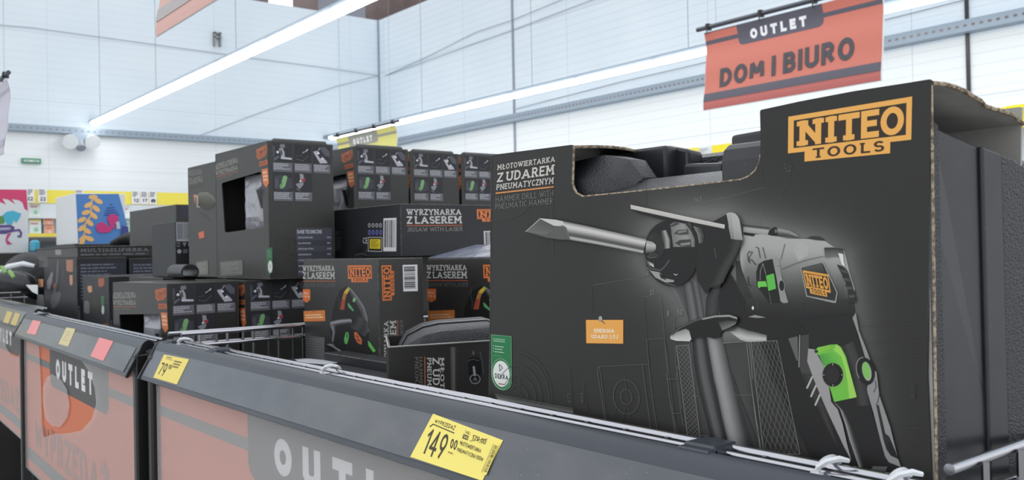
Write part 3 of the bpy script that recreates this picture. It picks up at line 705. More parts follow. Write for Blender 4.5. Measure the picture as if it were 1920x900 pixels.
# ============================================================ BOXES
ORA = (226, 128, 66); LOGO = (222, 122, 62); TXT = (186, 183, 180); SUB = (112, 112, 112); DK = (40, 38, 38)
def carton(r, x0, x1, y0, y1, z0, z1, m='card', name='carton', bev=.0012):
    b = MB(); b.box(x0, x1, y0, y1, z0, z1, m=0, bev=bev, bm_=1); return b.build(name, [M[m], M['edge']], r)
def hollow(r, x0, x1, y0, y1, z0, z1, win, name='carton'):
    """carton with a window cut in its front (y0) face; win = [(x, z)...]"""
    t = .0022; b = MB()
    s = sheet([[(x0, z0), (x1, z0), (x1, z1), (x0, z1)], win], t, lambda u, v, w: Vector((u, y0 + t / 2 + w, v)))
    b.add(s.v, s.f, 0)
    b.box(x0, x1, y1 - t, y1, z0, z1); b.box(x0, x0 + t, y0 + t, y1 - t, z0, z1); b.box(x1 - t, x1, y0 + t, y1 - t, z0, z1)
    b.box(x0 + t, x1 - t, y0 + t, y1 - t, z1 - t, z1); b.box(x0 + t, x1 - t, y0 + t, y1 - t, z0, z0 + t)
    o = b.build(name, M['card'], r)
    e = MB(); q = .0005
    for (a, c) in (((x0, z0), (x1, z0)), ((x1, z0), (x1, z1)), ((x1, z1), (x0, z1)), ((x0, z1), (x0, z0))): e.tube([(a[0], y0, a[1]), (c[0], y0, c[1])], q, 5)
    for (a, c) in (((y0, z1), (y1, z1)), ((y1, z1), (y1, z0)), ((y0, z0), (y1, z0))): e.tube([(x1, a[0], a[1]), (x1, c[0], c[1])], q, 5)
    e.build('worn_edges', M['edge'], r); return o

# ---------- picture boxes (tall boxes with a window in front and a panel of small pictures on the end)
c7 = sub(320, 240, 4.5); c7b = sub(340, 260, 3.217); c6 = sub(320, 420, 4.5)
TX, TY = -1.60, .700; TL_, TW_, TZ0, TZ1 = .262, .1335, -.0445, .212
def tool_pic(A, f, x, y, w, h, kind):
    P = lambda *p: [f(x + u * w, y + v * h) for u, v in p]; g = (54, 54, 60)
    A.poly(P((0, 0), (1, 0), (1, 1), (0, 1)), (46, 46, 52) if kind != 1 else (40, 41, 46))
    if kind == 0:
        A.poly(P((.0, .1), (.12, .2), (.1, .7), (0, .8)), (78, 78, 86)); A.poly(P((.38, .05), (.6, .02), (.66, .18), (.5, .27), (.36, .22)), (120, 118, 128))
        A.poly(P((.3, .3), (.5, .25), (.6, .45), (.62, .75), (.45, .8), (.4, .5)), (165, 165, 172)); A.ell(f(x + .25 * w, y + .48 * h), abs(w) * .07, abs(h) * .07, (215, 215, 220))
        A.poly(P((.4, .72), (.98, .76), (.98, .86), (.42, .84)), (190, 190, 198)); A.poly(P((.05, .8), (.3, .66), (.36, .74), (.1, .95), (.03, .98)), (95, 95, 105)); A.poly(P((.38, .36), (.46, .34), (.5, .6), (.44, .62)), (50, 50, 58))
    elif kind == 1:
        A.line(P((.5, .45), (.62, .38)), abs(w) * .03, (170, 170, 178)); A.line(P((.68, .35), (.8, .25)), abs(w) * .04, (190, 190, 198)); A.line(P((.1, .8), (.5, .9), (.8, .6)), abs(w) * .025, (82, 82, 90)); A.line(P((.1, .65), (.45, .6)), abs(w) * .02, (72, 72, 80))
    elif kind == 2:
        A.poly(P((.35, .1), (.7, .05), (.98, .3), (.98, .6), (.7, .55)), (88, 88, 98)); A.poly(P((.0, .35), (.2, .3), (.75, .8), (.85, .95), (.4, .98), (.08, .5)), (182, 182, 190))
        A.poly(P((.25, .5), (.4, .45), (.55, .65), (.4, .72)), (50, 50, 58)); A.ell(f(x + .3 * w, y + .42 * h), abs(w) * .07, abs(h) * .06, (232, 232, 236)); A.ell(f(x + .52 * w, y + .72 * h), abs(w) * .06, abs(h) * .05, (232, 232, 236)); A.line(P((.4, .12), (.25, .35)), abs(w) * .03, (170, 170, 178))
    elif kind == 3:
        A.poly(P((.05, .2), (.4, .1), (.95, .3), (.98, .8), (.6, .98), (.05, .9)), (66, 67, 76)); A.poly(P((.1, .35), (.25, .3), (.25, .8), (.08, .85)), (84, 85, 95))
        A.poly(P((.5, .2), (.58, .13), (.7, .16), (.72, .28), (.6, .72), (.48, .85), (.35, .85), (.32, .7), (.4, .6)), (128, 178, 118)); A.line(P((.44, .55), (.4, .78)), abs(w) * .03, (60, 90, 60))
    else:
        A.poly(P((.3, .0), (.5, .03), (.55, .3), (.5, .5), (.32, .4)), (150, 148, 156)); A.poly(P((.4, .3), (.62, .25), (.6, .42), (.42, .45)), (165, 62, 66)); A.poly(P((.05, .6), (.3, .5), (.5, .5), (.5, .62), (.3, .85), (.2, .8)), (140, 140, 150)); A.ell(f(x + .33 * w, y + .42 * h), abs(w) * .06, abs(h) * .05, (228, 228, 232)); A.line(P((.1, .85), (.3, .95)), abs(w) * .03, (110, 110, 118))
def picture_panel(A, f):
    xs = ((.075, .365), (.395, .66), (.69, .955))
    for i, (a, c) in enumerate(xs):
        tool_pic(A, f, a, .012, c - a, .135, i)
        A.poly([f(a, .152), f(c, .152), f(c, .218), f(a, .218)], (104, 104, 112)); A.lines_of_print((f(a + .01, .157), f(c - .02, .157), f(c - .02, .205), f(a + .01, .205)), 4, (190, 190, 196), i + 3, .45)
    for i, (a, c) in enumerate(xs[:2]):
        tool_pic(A, f, a, .228, c - a, .132, 3 + i)
        A.poly([f(a, .365), f(c, .365), f(c, .432), f(a, .432)], (104, 104, 112)); A.lines_of_print((f(a + .01, .37), f(c - .02, .37), f(c - .02, .42), f(a + .01, .42)), 4, (190, 190, 196), i + 9, .45)
    for a in (.38, .675): A.line([f(a, .01), f(a, .44)], .0005, (58, 58, 64))
def picture_box(label):
    r = root('picture_box', (TX - TL_ / 2, TY + TW_ / 2, TZ0), label, 'box', 'picture boxes in the stacks')
    wf = lambda x, y: onY(x, y, TY)
    win = [c7b(*p) for p in ((243, 272), (250, 266), (470, 200), (480, 204), (497, 528), (490, 536), (272, 566), (262, 560))]
    win = [(wf(*p).x, wf(*p).z) for p in win]
    hollow(r, TX - TL_, TX, TY, TY + TW_, TZ0, TZ1, win)
    # front print, traced on the front face
    A = Art(wf, (0, -1, 0)); f = lambda *p: [c7b(*x) for x in p]
    A.text('AKUMULATOROWA', f((202, 156), (338, 112), (340, 146), (206, 190)), (150, 147, 142), .17, True, .12)
    A.text('WYRZYNARKA', f((205, 198), (338, 158), (340, 186), (208, 224)), (150, 147, 142), .17, True, .12)
    A.line(f((208, 233), (341, 197)), .9, (180, 100, 70)); A.lines_of_print(f((210, 238), (330, 206), (331, 222), (211, 254)), 1, (92, 90, 86), 4)
    A.logo(f((452, 68), (516, 36), (518, 100), (456, 132)), (200, 110, 72), (52, 42, 38))
    A.poly(f((470, 140), (521, 126), (523, 155), (473, 171)), (176, 92, 58)); A.lines_of_print(f((475, 145), (517, 133), (518, 150), (477, 163)), 2, (110, 60, 45), 4)
    A.poly(f((486, 186), (522, 178), (529, 268), (512, 295), (494, 268)), (214, 122, 72)); A.lines_of_print(f((491, 196), (520, 190), (525, 258), (497, 262)), 3, (238, 190, 160), 4)
    A.build('front_print', r)
    A = Art(wf, (0, -1, 0), base=.0006)
    A.poly(f((512, 665), (550, 655), (552, 805), (532, 822), (519, 800)), (44, 104, 66)); A.lines_of_print(f((518, 675), (545, 668), (547, 715), (520, 722)), 5, (120, 160, 130), 4, .3); A.ell(c7b(538, 772), 4.2, 11.5, (214, 216, 210), 0); A.line(f((534, 760), (541, 768), (534, 780)), .7, (40, 40, 40))
    A.build('green_certificate_sticker', r, 'green sticker with white oval')
    A = Art(wf, (0, -1, 0), base=.0006); A.poly(f((235, 742), (365, 732), (372, 742), (374, 812), (366, 822), (240, 830)), (112, 112, 108)); A.lines_of_print(f((242, 750), (360, 742), (364, 812), (246, 820)), 7, (140, 140, 136), 8, .4); A.build('silver_sticker', r, 'silver sticker')
    # end print, in metres on the end face
    H = TZ1 - TZ0; A = Art(lambda u, v: Vector((TX, TY + u * TW_, TZ1 - v * H)), (1, 0, 0)); picture_panel(A, lambda u, v: (u, v))
    g = (86, 87, 98)
    A.poly([(.39, .63), (.965, .63), (.965, .985), (.42, .985)], (72, 73, 84)); A.text('DANE TECHNICZNE', ((.42, .645), (.80, .645), (.80, .672), (.42, .672)), (196, 196, 202), .2)
    for k in range(7):
        if k % 2: A.poly([(.40, .68 + k * .042), (.965, .68 + k * .042), (.965, .722 + k * .042), (.41, .722 + k * .042)], (62, 63, 73))
        A.lines_of_print(((.43, .692 + k * .042), (.67, .692 + k * .042), (.67, .712 + k * .042), (.43, .712 + k * .042)), 1, (150, 150, 160), k); A.lines_of_print(((.88, .692 + k * .042), (.95, .692 + k * .042), (.95, .712 + k * .042), (.88, .712 + k * .042)), 1, (150, 150, 160), k)
    for rr in (.05, .11, .3, .38, .6): A.line([(.2 + rr * math.cos(R(t)) * .9, (.75 if rr < .2 else .99) - rr * math.sin(R(t)) * .48) for t in range(0, 361 if rr < .2 else 100, 10)], .003, (66, 66, 72))
    A.build('picture_panel', r)
    # what shows in the window: crumpled clear bag with grey tool, and the dark inner wall
    b = MB(); rr = random.Random(3); n = 12
    xs0, xs1 = wf(*c7b(345, 400)).x - .01, wf(*c7b(500, 400)).x + .004; zs0, zs1 = wf(*c7b(400, 560)).z, wf(*c7b(400, 215)).z
    g = [[None] * (n + 1) for _ in range(n + 1)]
    for i in range(n + 1):
        for j in range(n + 1):
            u, v = i / n, j / n; e = min(u, 1 - u, v, 1 - v) * 4
            g[i][j] = Vector((xs0 + (xs1 - xs0 - .012) * u, TY + .018 - .012 * min(1, e) + rr.uniform(-.0010, .0010), zs0 + (zs1 - zs0) * v * (1 - .0 * u)))
    for i in range(n):
        for j in range(n): b.face([g[i][j], g[i + 1][j], g[i + 1][j + 1], g[i][j + 1]])
    for i in range(n):
        for (p, q) in ((g[i][0], g[i + 1][0]), (g[i][n], g[i + 1][n]), (g[0][i], g[0][i + 1]), (g[n][i], g[n][i + 1])): b.face([p, q, q + Vector((0, .02, 0)), p + Vector((0, .02, 0))])
    b.build('plastic_bag', M['silver'], r, smooth=True, label=None) if False else b.build('plastic_bag', M['silver'], r, smooth=True)
    b = MB(); cx = wf(*c7b(478, 320)); b.tube([cx + Vector((0, .025, .02)), cx + Vector((-.003, .006, .0)), cx + Vector((0, .010, -.03))], [.008, .013, .009], 10); b.build('tool_grip', M['smooth'], r, smooth=True)
    # folded tab on the top edge
    b = MB(); pts = [(-.03, .0), (-.022, .006), (-.012, .0075), (-.006, .004), (-.004, 0)]
    b.prism([(TX + a, TZ1 + c) for a, c in pts], TY + .018, TY + TW_ - .01, axis='y') ; b.build('carry_handle', M['black'], r, smooth=True)
    return r
PB0 = picture_box('tall black box with crumpled clear bag in its window, highest of the left stack')
def place(src, dx, dy, dz, label, rz=0.0, pivot=None):
    c = copy_tree(src); c['label'] = label
    if rz:
        pv = Vector(pivot); off = c.location - pv; off = Matrix.Rotation(rz, 3, 'Z') @ off; c.location = pv + off; c.rotation_euler.z += rz
    c.location = c.location + Vector((dx, dy, dz)); return c
place(PB0, -.09, .228, .0115, 'first box of the upper row behind the lying jigsaw box, its orange mark just visible')
place(PB0, -.14, .398, .015, 'middle picture box of the upper row behind the lying jigsaw box')
place(PB0, -.19, .575, .022, 'picture box of the upper row partly hidden by the large drill box')
cU = Vector((TX, TY, 0)); low = []
low.append(place(PB0, -.03, -.178, -.259, 'low picture box with window at the left, directly behind the divider rods', R(4.5), cU))
low.append(place(PB0, -.03, -.036, -.259, 'low picture box directly under the tall box with the crumpled bag'))
low += [place(PB0, -.03, .108, -.259, 'picture box buried behind the lowest row, below the tall box')]
for k, (dx, dy) in enumerate(((-.09, .247), (-.12, .39))): low.append(place(PB0, dx, dy, -.2475, ('left', 'right')[k] + ' one of two picture boxes buried under the upper row'))
for o in low:
    for c in list(o.children):
        if c.name.startswith('carry_handle'): bpy.data.objects.remove(c)

# box beside the tall one
def P(px, py, Y): v = onY(px, py, Y); return (v.x, v.z)
r = root('tool_box', (-1.955, .765, -.0445), 'black tool box standing left of the tall windowed box, orange square and silver sticker', 'box')
carton(r, -2.037, -1.8645, .702, .83, -.0445, .1985)
A = Art(lambda x, y: onY(x, y, .702), (0, -1, 0)); f = lambda *p: [c7b(*x) for x in p]
A.text('WIERTARKA', f((42, 196), (124, 180), (126, 212), (46, 228)), (118, 117, 112), .2, True, .12); A.text('UDAROWA', f((46, 240), (126, 224), (128, 262), (50, 278)), (128, 127, 122), .2, True, .12); A.poly(f((50, 290), (130, 270), (131, 290), (53, 308)), (70, 66, 60))
A.strip(f((100, 332), (125, 322), (160, 322), (190, 345), (208, 372)), f((105, 400), (130, 425), (160, 435), (190, 420), (205, 400)), [(120, 120, 112), (88, 88, 74), (62, 60, 48), (50, 49, 44)])
A.strip(f((72, 338), (90, 335), (100, 350)), f((76, 390), (92, 398), (104, 392)), [(185, 120, 90), (150, 110, 90), (90, 80, 70)]); A.line(f((82, 350), (98, 345), (100, 380), (95, 410), (110, 412)), 1.5, (196, 190, 176))
A.poly(f((112, 440), (150, 460), (180, 500), (160, 490), (120, 460)), (66, 65, 62))
A.poly(f((104, 566), (137, 556), (140, 596), (108, 604)), (214, 112, 78)); A.build('front_print', r)
A = Art(lambda x, y: onY(x, y, .702), (0, -1, 0), base=.0006); A.poly(f((92, 745), (158, 735), (163, 742), (165, 812), (158, 820), (97, 820)), (122, 120, 114)); A.lines_of_print(f((98, 752), (155, 744), (158, 808), (102, 814)), 6, (146, 145, 140), 8, .4); A.build('silver_sticker', r, 'silver sticker')
r = root('tool_box', (-2.17, .77, -.046), 'narrow dark box with a white barcode beside the orange square tool box', 'box')
carton(r, -2.27, -2.101, .693, .83, -.046, .081, 'card2')
c2 = sub(200, 370, 4.735); A = Art(lambda x, y: onX(x, y, -2.101), (1, 0, 0)); f = lambda *p: [c2(*x) for x in p]
A.barcode(f((616, 222), (760, 222), (762, 392), (618, 390)), 24, False, (186, 188, 194), (120, 122, 130))
A.lines_of_print(f((622, 396), (655, 396), (655, 445), (622, 445)), 2, (130, 130, 136), 2); A.poly(f((672, 402), (710, 398), (692, 440)), (150, 150, 156)); A.ell(c2(735, 416), 2.8, 4, (170, 170, 176)); A.ell(c2(645, 480), 4, 4, (180, 180, 184)); A.poly(f((678, 460), (718, 460), (718, 495), (678, 495)), (110, 110, 116)); A.build('end_print', r)
W2b = None
# long plain boxes at the back left
def plainbox(name, x0, x1, y0, y1, z0, z1, label, m='card', cat='box', group=None):
    r = root(name, ((x0 + x1) / 2, (y0 + y1) / 2, z0), label, cat, group); carton(r, x0, x1, y0, y1, z0, z1, m); return r
r = plainbox('tool_box', -3.336, -2.85, .944, 1.09, .012, .163, 'plain dark box lying on top at the back left, beside the blue leaf box')
A = Art(lambda x, y: onX(x, y, -2.85), (1, 0, 0)); A.poly([c2(*p) for p in ((645, 75), (735, 72), (735, 185), (648, 188))], (56, 58, 68)); A.line([c2(*p) for p in ((618, 62), (622, 190))], 1.2, (70, 70, 78)); A.build('end_print', r)
A = Art(lambda x, y: onY(x, y, .944), (0, -1, 0)); A.poly([c2(*p) for p in ((568, 150), (598, 144), (600, 200), (570, 205))], (58, 84, 70)); A.poly([c2(*p) for p in ((205, 360), (235, 360), (237, 490), (208, 490))], (74, 72, 70)); A.build('front_print', r)
c1 = sub(40, 440, 5.0)
def rowbox(x1, y0, z1, z0, ln, label, nm='tool_box'):
    r = root(nm, (x1 - ln / 2, y0 + .068, z0), label, 'box', 'boxes with rows of small print'); carton(r, x1 - ln, x1, y0, y0 + .136, z0, z1, 'card2')
    A = Art(lambda u, v: Vector((x1, y0 + u * .136, z1 - v * (z1 - z0))), (1, 0, 0))
    A.poly([(.06, .05), (.97, .05), (.97, .42), (.06, .42)], (50, 52, 62)); A.lines_of_print(((.08, .055), (.80, .055), (.92, .40), (.08, .40)), 11, (112, 115, 128), int(y0 * 100), .4)
    A.text('WYRZYNARKA', ((.02, .75), (.02, .45), (.055, .45), (.055, .75)), (120, 120, 128), .2); A.build('end_print', r); return r
r = rowbox(-2.80, .645, .003, -.30, .42, 'dark box at the far left with a faded jigsaw picture and small orange labels')
A = Art(lambda x, y: onY(x, y, .645), (0, -1, 0)); f = lambda *p: [c1(*x) for x in p]
A.text('WYRZYNARKA', f((165, 212), (245, 208), (247, 246), (168, 250)), (112, 112, 110), .2, True); A.text('Z LASEREM', f((168, 256), (246, 252), (247, 300), (170, 304)), (108, 108, 106), .2, True)
A.strip(f((340, 235), (330, 330), (330, 420), (300, 540), (280, 680)), f((375, 225), (400, 330), (385, 460), (370, 560), (330, 690)), [(112, 112, 116), (52, 48, 46), (44, 42, 42), (70, 70, 74)])
A.poly(f((285, 345), (298, 360), (290, 440), (270, 510), (245, 510), (240, 440)), (128, 128, 134)); A.poly(f((285, 560), (350, 530), (375, 560), (350, 640), (300, 700), (275, 640)), (88, 88, 94)); A.poly(f((300, 455), (325, 455), (320, 500), (298, 500)), (136, 88, 62))
A.poly(f((420, 236), (486, 236), (484, 345), (460, 350), (424, 340)), (172, 120, 92)); A.poly(f((453, 378), (482, 378), (482, 460), (468, 480), (454, 460)), (200, 146, 116)); A.poly(f((158, 416), (206, 416), (206, 490), (158, 490)), (212, 150, 106))
A.poly(f((150, 560), (205, 562), (212, 575), (208, 680), (195, 686), (150, 660)), (98, 98, 98)); A.build('front_print', r)
rowbox(-2.80, .79, -.001, -.30, .42, 'dark box with rows of small print right of the faded jigsaw picture box')
rowbox(-2.80, .935, -.001, -.30, .5, 'dark box with rows of small print under the plain dark box')
r = rowbox(-2.50, .652, -.047, -.30, .262, 'dark box in the middle left with green and orange stickers beside the low picture box')
A = Art(lambda x, y: onY(x, y, .652), (0, -1, 0))
A.poly(f((720, 410), (776, 408), (776, 470), (752, 492), (724, 485)), (170, 92, 64)); A.poly(f((622, 482), (660, 478), (664, 535), (636, 545), (622, 520)), (206, 150, 118)); A.poly(f((590, 625), (622, 616), (638, 640), (640, 735), (610, 742), (586, 720)), (104, 104, 104)); A.poly(f((745, 575), (776, 572), (776, 650), (760, 680), (748, 660)), (62, 110, 78)); A.ell(c1(765, 705), 2.6, 8.5, (184, 196, 184)); A.blob(c1(690, 650), 10, 22, (66, 58, 52), (48, 47, 46))
A.poly(f((760, 840), (815, 832), (815, 868), (770, 872)), (150, 84, 58)); A.build('front_print', r)
rowbox(-2.12, .67, -.047, -.30, .262, 'dark box standing under the narrow barcode box')
# flat box on top of the far left boxes
r = root('flat_box', (-3.1, .78, .003), 'flat black box with a row of lettering lying on the far left boxes', 'box')
carton(r, -3.38, -2.83, .655, .93, .004, .036)
b = MB(); b.box(-3.385, -2.826, .65, .935, .0335, .0375, bev=.001); b.build('lid', M['edge'], r)
A = Art(lambda x, y: onY(x, y, .655), (0, -1, 0)); A.poly(f((318, 140), (372, 140), (372, 188), (320, 188)), (150, 148, 144)); A.build('front_print', r)
A = Art(lambda u, v: Vector((-2.83, .655 + u * .275, .033 - v * .029)), (1, 0, 0)); A.text('MULTISZLIFIERKA', ((.03, .1), (.72, .1), (.72, .45), (.03, .45)), (116, 116, 122), .2, True); A.lines_of_print(((.03, .6), (.72, .6), (.72, .85), (.03, .85)), 1, (110, 110, 116), 2); A.build('end_print', r)
# loop handle on the low boxes
b = MB(); p = onY(318, 520, .60)
pts = [(p.x - .02 + .0, -.0445), (p.x - .02, -.018), (p.x - .014, -.012), (p.x + .05, -.012)]
L0 = onZ(307, 530, -.046)
prof = [(.622 + .018 * math.cos(R(a)), -.030 + .0155 * math.sin(R(a))) for a in range(-40, 221, 20)] + [(.622 + .015 * math.cos(R(a)), -.030 + .0125 * math.sin(R(a))) for a in range(220, -41, -20)]
b.prism(prof, -1.885, -1.80); tag(b.build('loop_handle', M['smooth'], None, smooth=True), 'curled black plastic strap lying on the low picture box at the left', 'strap')

# ---------- toys and bags at the far left
r = root('toy_box', (-4.18, .99, .06), 'white sided box with blue front showing orange leaves and pink cherries', 'toy box')
b = MB(); b.box(-4.363, -4.0, .925, 1.115, .062, .27, bev=.002); b.build('carton', M['whitepaint'], r)
c5a = sub(0, 330, 4.5); wb = lambda x, y: onX(x, y, -4.0)
A = Art(wb, (1, 0, 0), .0002, .0005); f = lambda *p: [c5a(*x) for x in p]
A.poly(f((638, 153), (1000, 150), (1035, 270), (1085, 470), (1085, 575), (662, 580)), (84, 136, 200))
A.line(f((690, 560), (715, 470), (720, 400), (770, 330), (765, 230), (800, 170)), 3, (240, 184, 110))
for (x, y, a) in ((785, 178, 0), (830, 212, 25), (745, 245, -25), (810, 275, 40), (725, 308, -15), (790, 335, 40), (690, 370, -25), (755, 395, 40), (690, 440, -35), (735, 465, 30), (700, 525, -30), (755, 530, 20), (690, 560, -60)): A.ell(c5a(x, y), 8.5, 4.5, (240, 190, 122), a)
for k, y in enumerate((270, 292, 312, 330)): A.line(f((900 - k * 8, y), (960 + k * 14, y - 5)), 1.6, (62, 72, 150))
A.poly(f((925, 245), (935, 232), (945, 245)), (62, 72, 150)); A.ell(c5a(950, 365), 10.5, 9.5, (205, 62, 128)); A.ell(c5a(855, 435), 10.5, 10, (205, 62, 128)); A.poly(f((880, 400), (945, 440), (930, 470), (870, 480)), (205, 62, 128)); A.poly(f((905, 370), (960, 400), (970, 440), (940, 445)), (205, 62, 128))
A.poly(f((975, 388), (1005, 385), (1012, 445), (982, 450)), (190, 198, 214)); A.poly(f((1030, 420), (1080, 430), (1085, 575), (1000, 577)), (66, 76, 140)); A.build('front_print', r)
r = root('toy_box', (-4.68, .72, .03), 'white and pink toy box with a blue maned horse shape at the left edge', 'toy box')
b = MB(); b.box(-4.75, -4.6, .56, .86, .033, .322, bev=.002); b.build('carton', M['whitepaint'], r)
A = Art(lambda x, y: onX(x, y, -4.6), (1, 0, 0), .0002, .0005)
A.poly(f((-150, 112), (222, 115), (235, 295), (205, 275), (190, 225), (160, 205), (100, 195), (130, 240), (70, 200), (20, 190), (50, 240), (0, 220), (-150, 200)), (214, 74, 118))
A.poly(f((20, 330), (60, 300), (110, 292), (180, 318), (165, 355), (135, 400), (118, 370), (100, 410), (60, 410), (40, 380), (30, 400)), (84, 186, 214)); A.poly(f((-60, 330), (30, 340), (40, 400), (-60, 420)), (98, 150, 92))
A.poly(f((-80, 415), (90, 412), (122, 430), (118, 470), (40, 490), (-80, 485)), (98, 84, 140)); A.lines_of_print(f((0, 430), (105, 425), (108, 455), (0, 462)), 1, (190, 186, 214), 3, .7)
A.line(f((110, 462), (160, 455), (178, 480), (172, 510), (152, 510)), 4, (108, 88, 150)); A.poly(f((60, 490), (95, 480), (60, 540), (105, 575), (60, 578), (45, 540)), (206, 78, 130)); A.build('front_print', r)
b = MB(); b.box(-4.60, -4.52, .862, .892, .033, .09, bev=.01); tag(b.build('blue_tub', mat('cyan_plastic', (70, 176, 206), .35)), 'small cyan tub just right of the horse toy box', 'tub')
plainbox('storage_crate', -4.49, -3.935, .9, 1.5, -.999, .060, 'dark crate under the blue leaf box', 'card')
plainbox('storage_crate', -4.95, -4.50, .50, .895, -.999, .031, 'dark crate under the horse toy box', 'card')
def crumple(name, secs, label, cat, m='blackcloth', seed=1, amp=.008):
    rr = random.Random(seed); b = MB(); S = []
    for c, rx, rz in secs:
        S.append([Vector((c[0] + rr.uniform(-amp, amp), c[1] + rx * math.cos(2 * math.pi * k / 10) + rr.uniform(-amp, amp), c[2] + rz * math.sin(2 * math.pi * k / 10) + rr.uniform(-amp, amp))) for k in range(10)])
    b.loft(S); o = b.build(name, M[m], None, smooth=True); sd = o.modifiers.new('smooth', 'SUBSURF'); sd.levels = 1; sd.render_levels = 2; return tag(o, label, cat)
plainbox('storage_box', -3.80, -3.42, .95, 1.25, -.305, .034, 'dark box under the crumpled black cloth bag')
crumple('folded_bag', [((-3.72, 1.0, .055), .03, .012), ((-3.66, 1.02, .062), .07, .022), ((-3.58, 1.09, .085), .10, .045), ((-3.50, 1.10, .07), .08, .03), ((-3.44, 1.10, .05), .03, .012)], 'crumpled black cloth bag in front of the blue leaf box', 'bag', seed=4)
crumple('tool_bag', [((-3.84, .66, -.05), .05, .05), ((-3.72, .68, -.04), .08, .07), ((-3.58, .70, -.06), .09, .09), ((-3.48, .70, -.09), .07, .07)], 'black fabric bag heaped in the farthest bin', 'bag', seed=6, amp=.014)
crumple('angle_tool', [((-3.45, .50, -.075), .025, .02), ((-3.38, .56, -.06), .05, .03), ((-3.32, .60, -.065), .05, .04), ((-3.26, .62, -.085), .02, .02)], 'dark rounded power tool body in the farthest bin', 'power tool', 'smooth', 9, .006)
b = MB(); b.tube([(-3.45, .545, -.048), (-3.40, .575, -.022), (-3.35, .61, -.012), (-3.33, .64, -.02)], [.006, .011, .009, .006], 8); tag(b.build('grey_handle', M['white'], None, smooth=True), 'pale curved handle lying on the dark tool in the farthest bin', 'handle')
b = MB(); q0, q1, q2, q3 = onY(48, 534, .60), onY(70, 534, .60), onY(70, 552, .60), onY(60, 547, .60)
b.loft([[q0, q1, q2, q3], [v + Vector((0, .002, 0)) for v in (q0, q1, q2, q3)]]); tag(b.build('instruction_card', M['whitepaint']), 'small white folded card at the far left bin end', 'card')
for k, (px, py) in enumerate(((3, 500), (18, 508))):
    p = onY(px, py, .47); b = MB(); b.tube([p, p + Vector((.02, 0, -.006)), p + Vector((.035, .004, -.018))], [.004, .006, .004], 8); tag(b.build('green_trigger', mat('lime_plastic', (120, 170, 84), .4), None, smooth=True), ('left' if not k else 'right') + ' of the two lime green plastic bits on the black bag at the left edge', 'tool part')

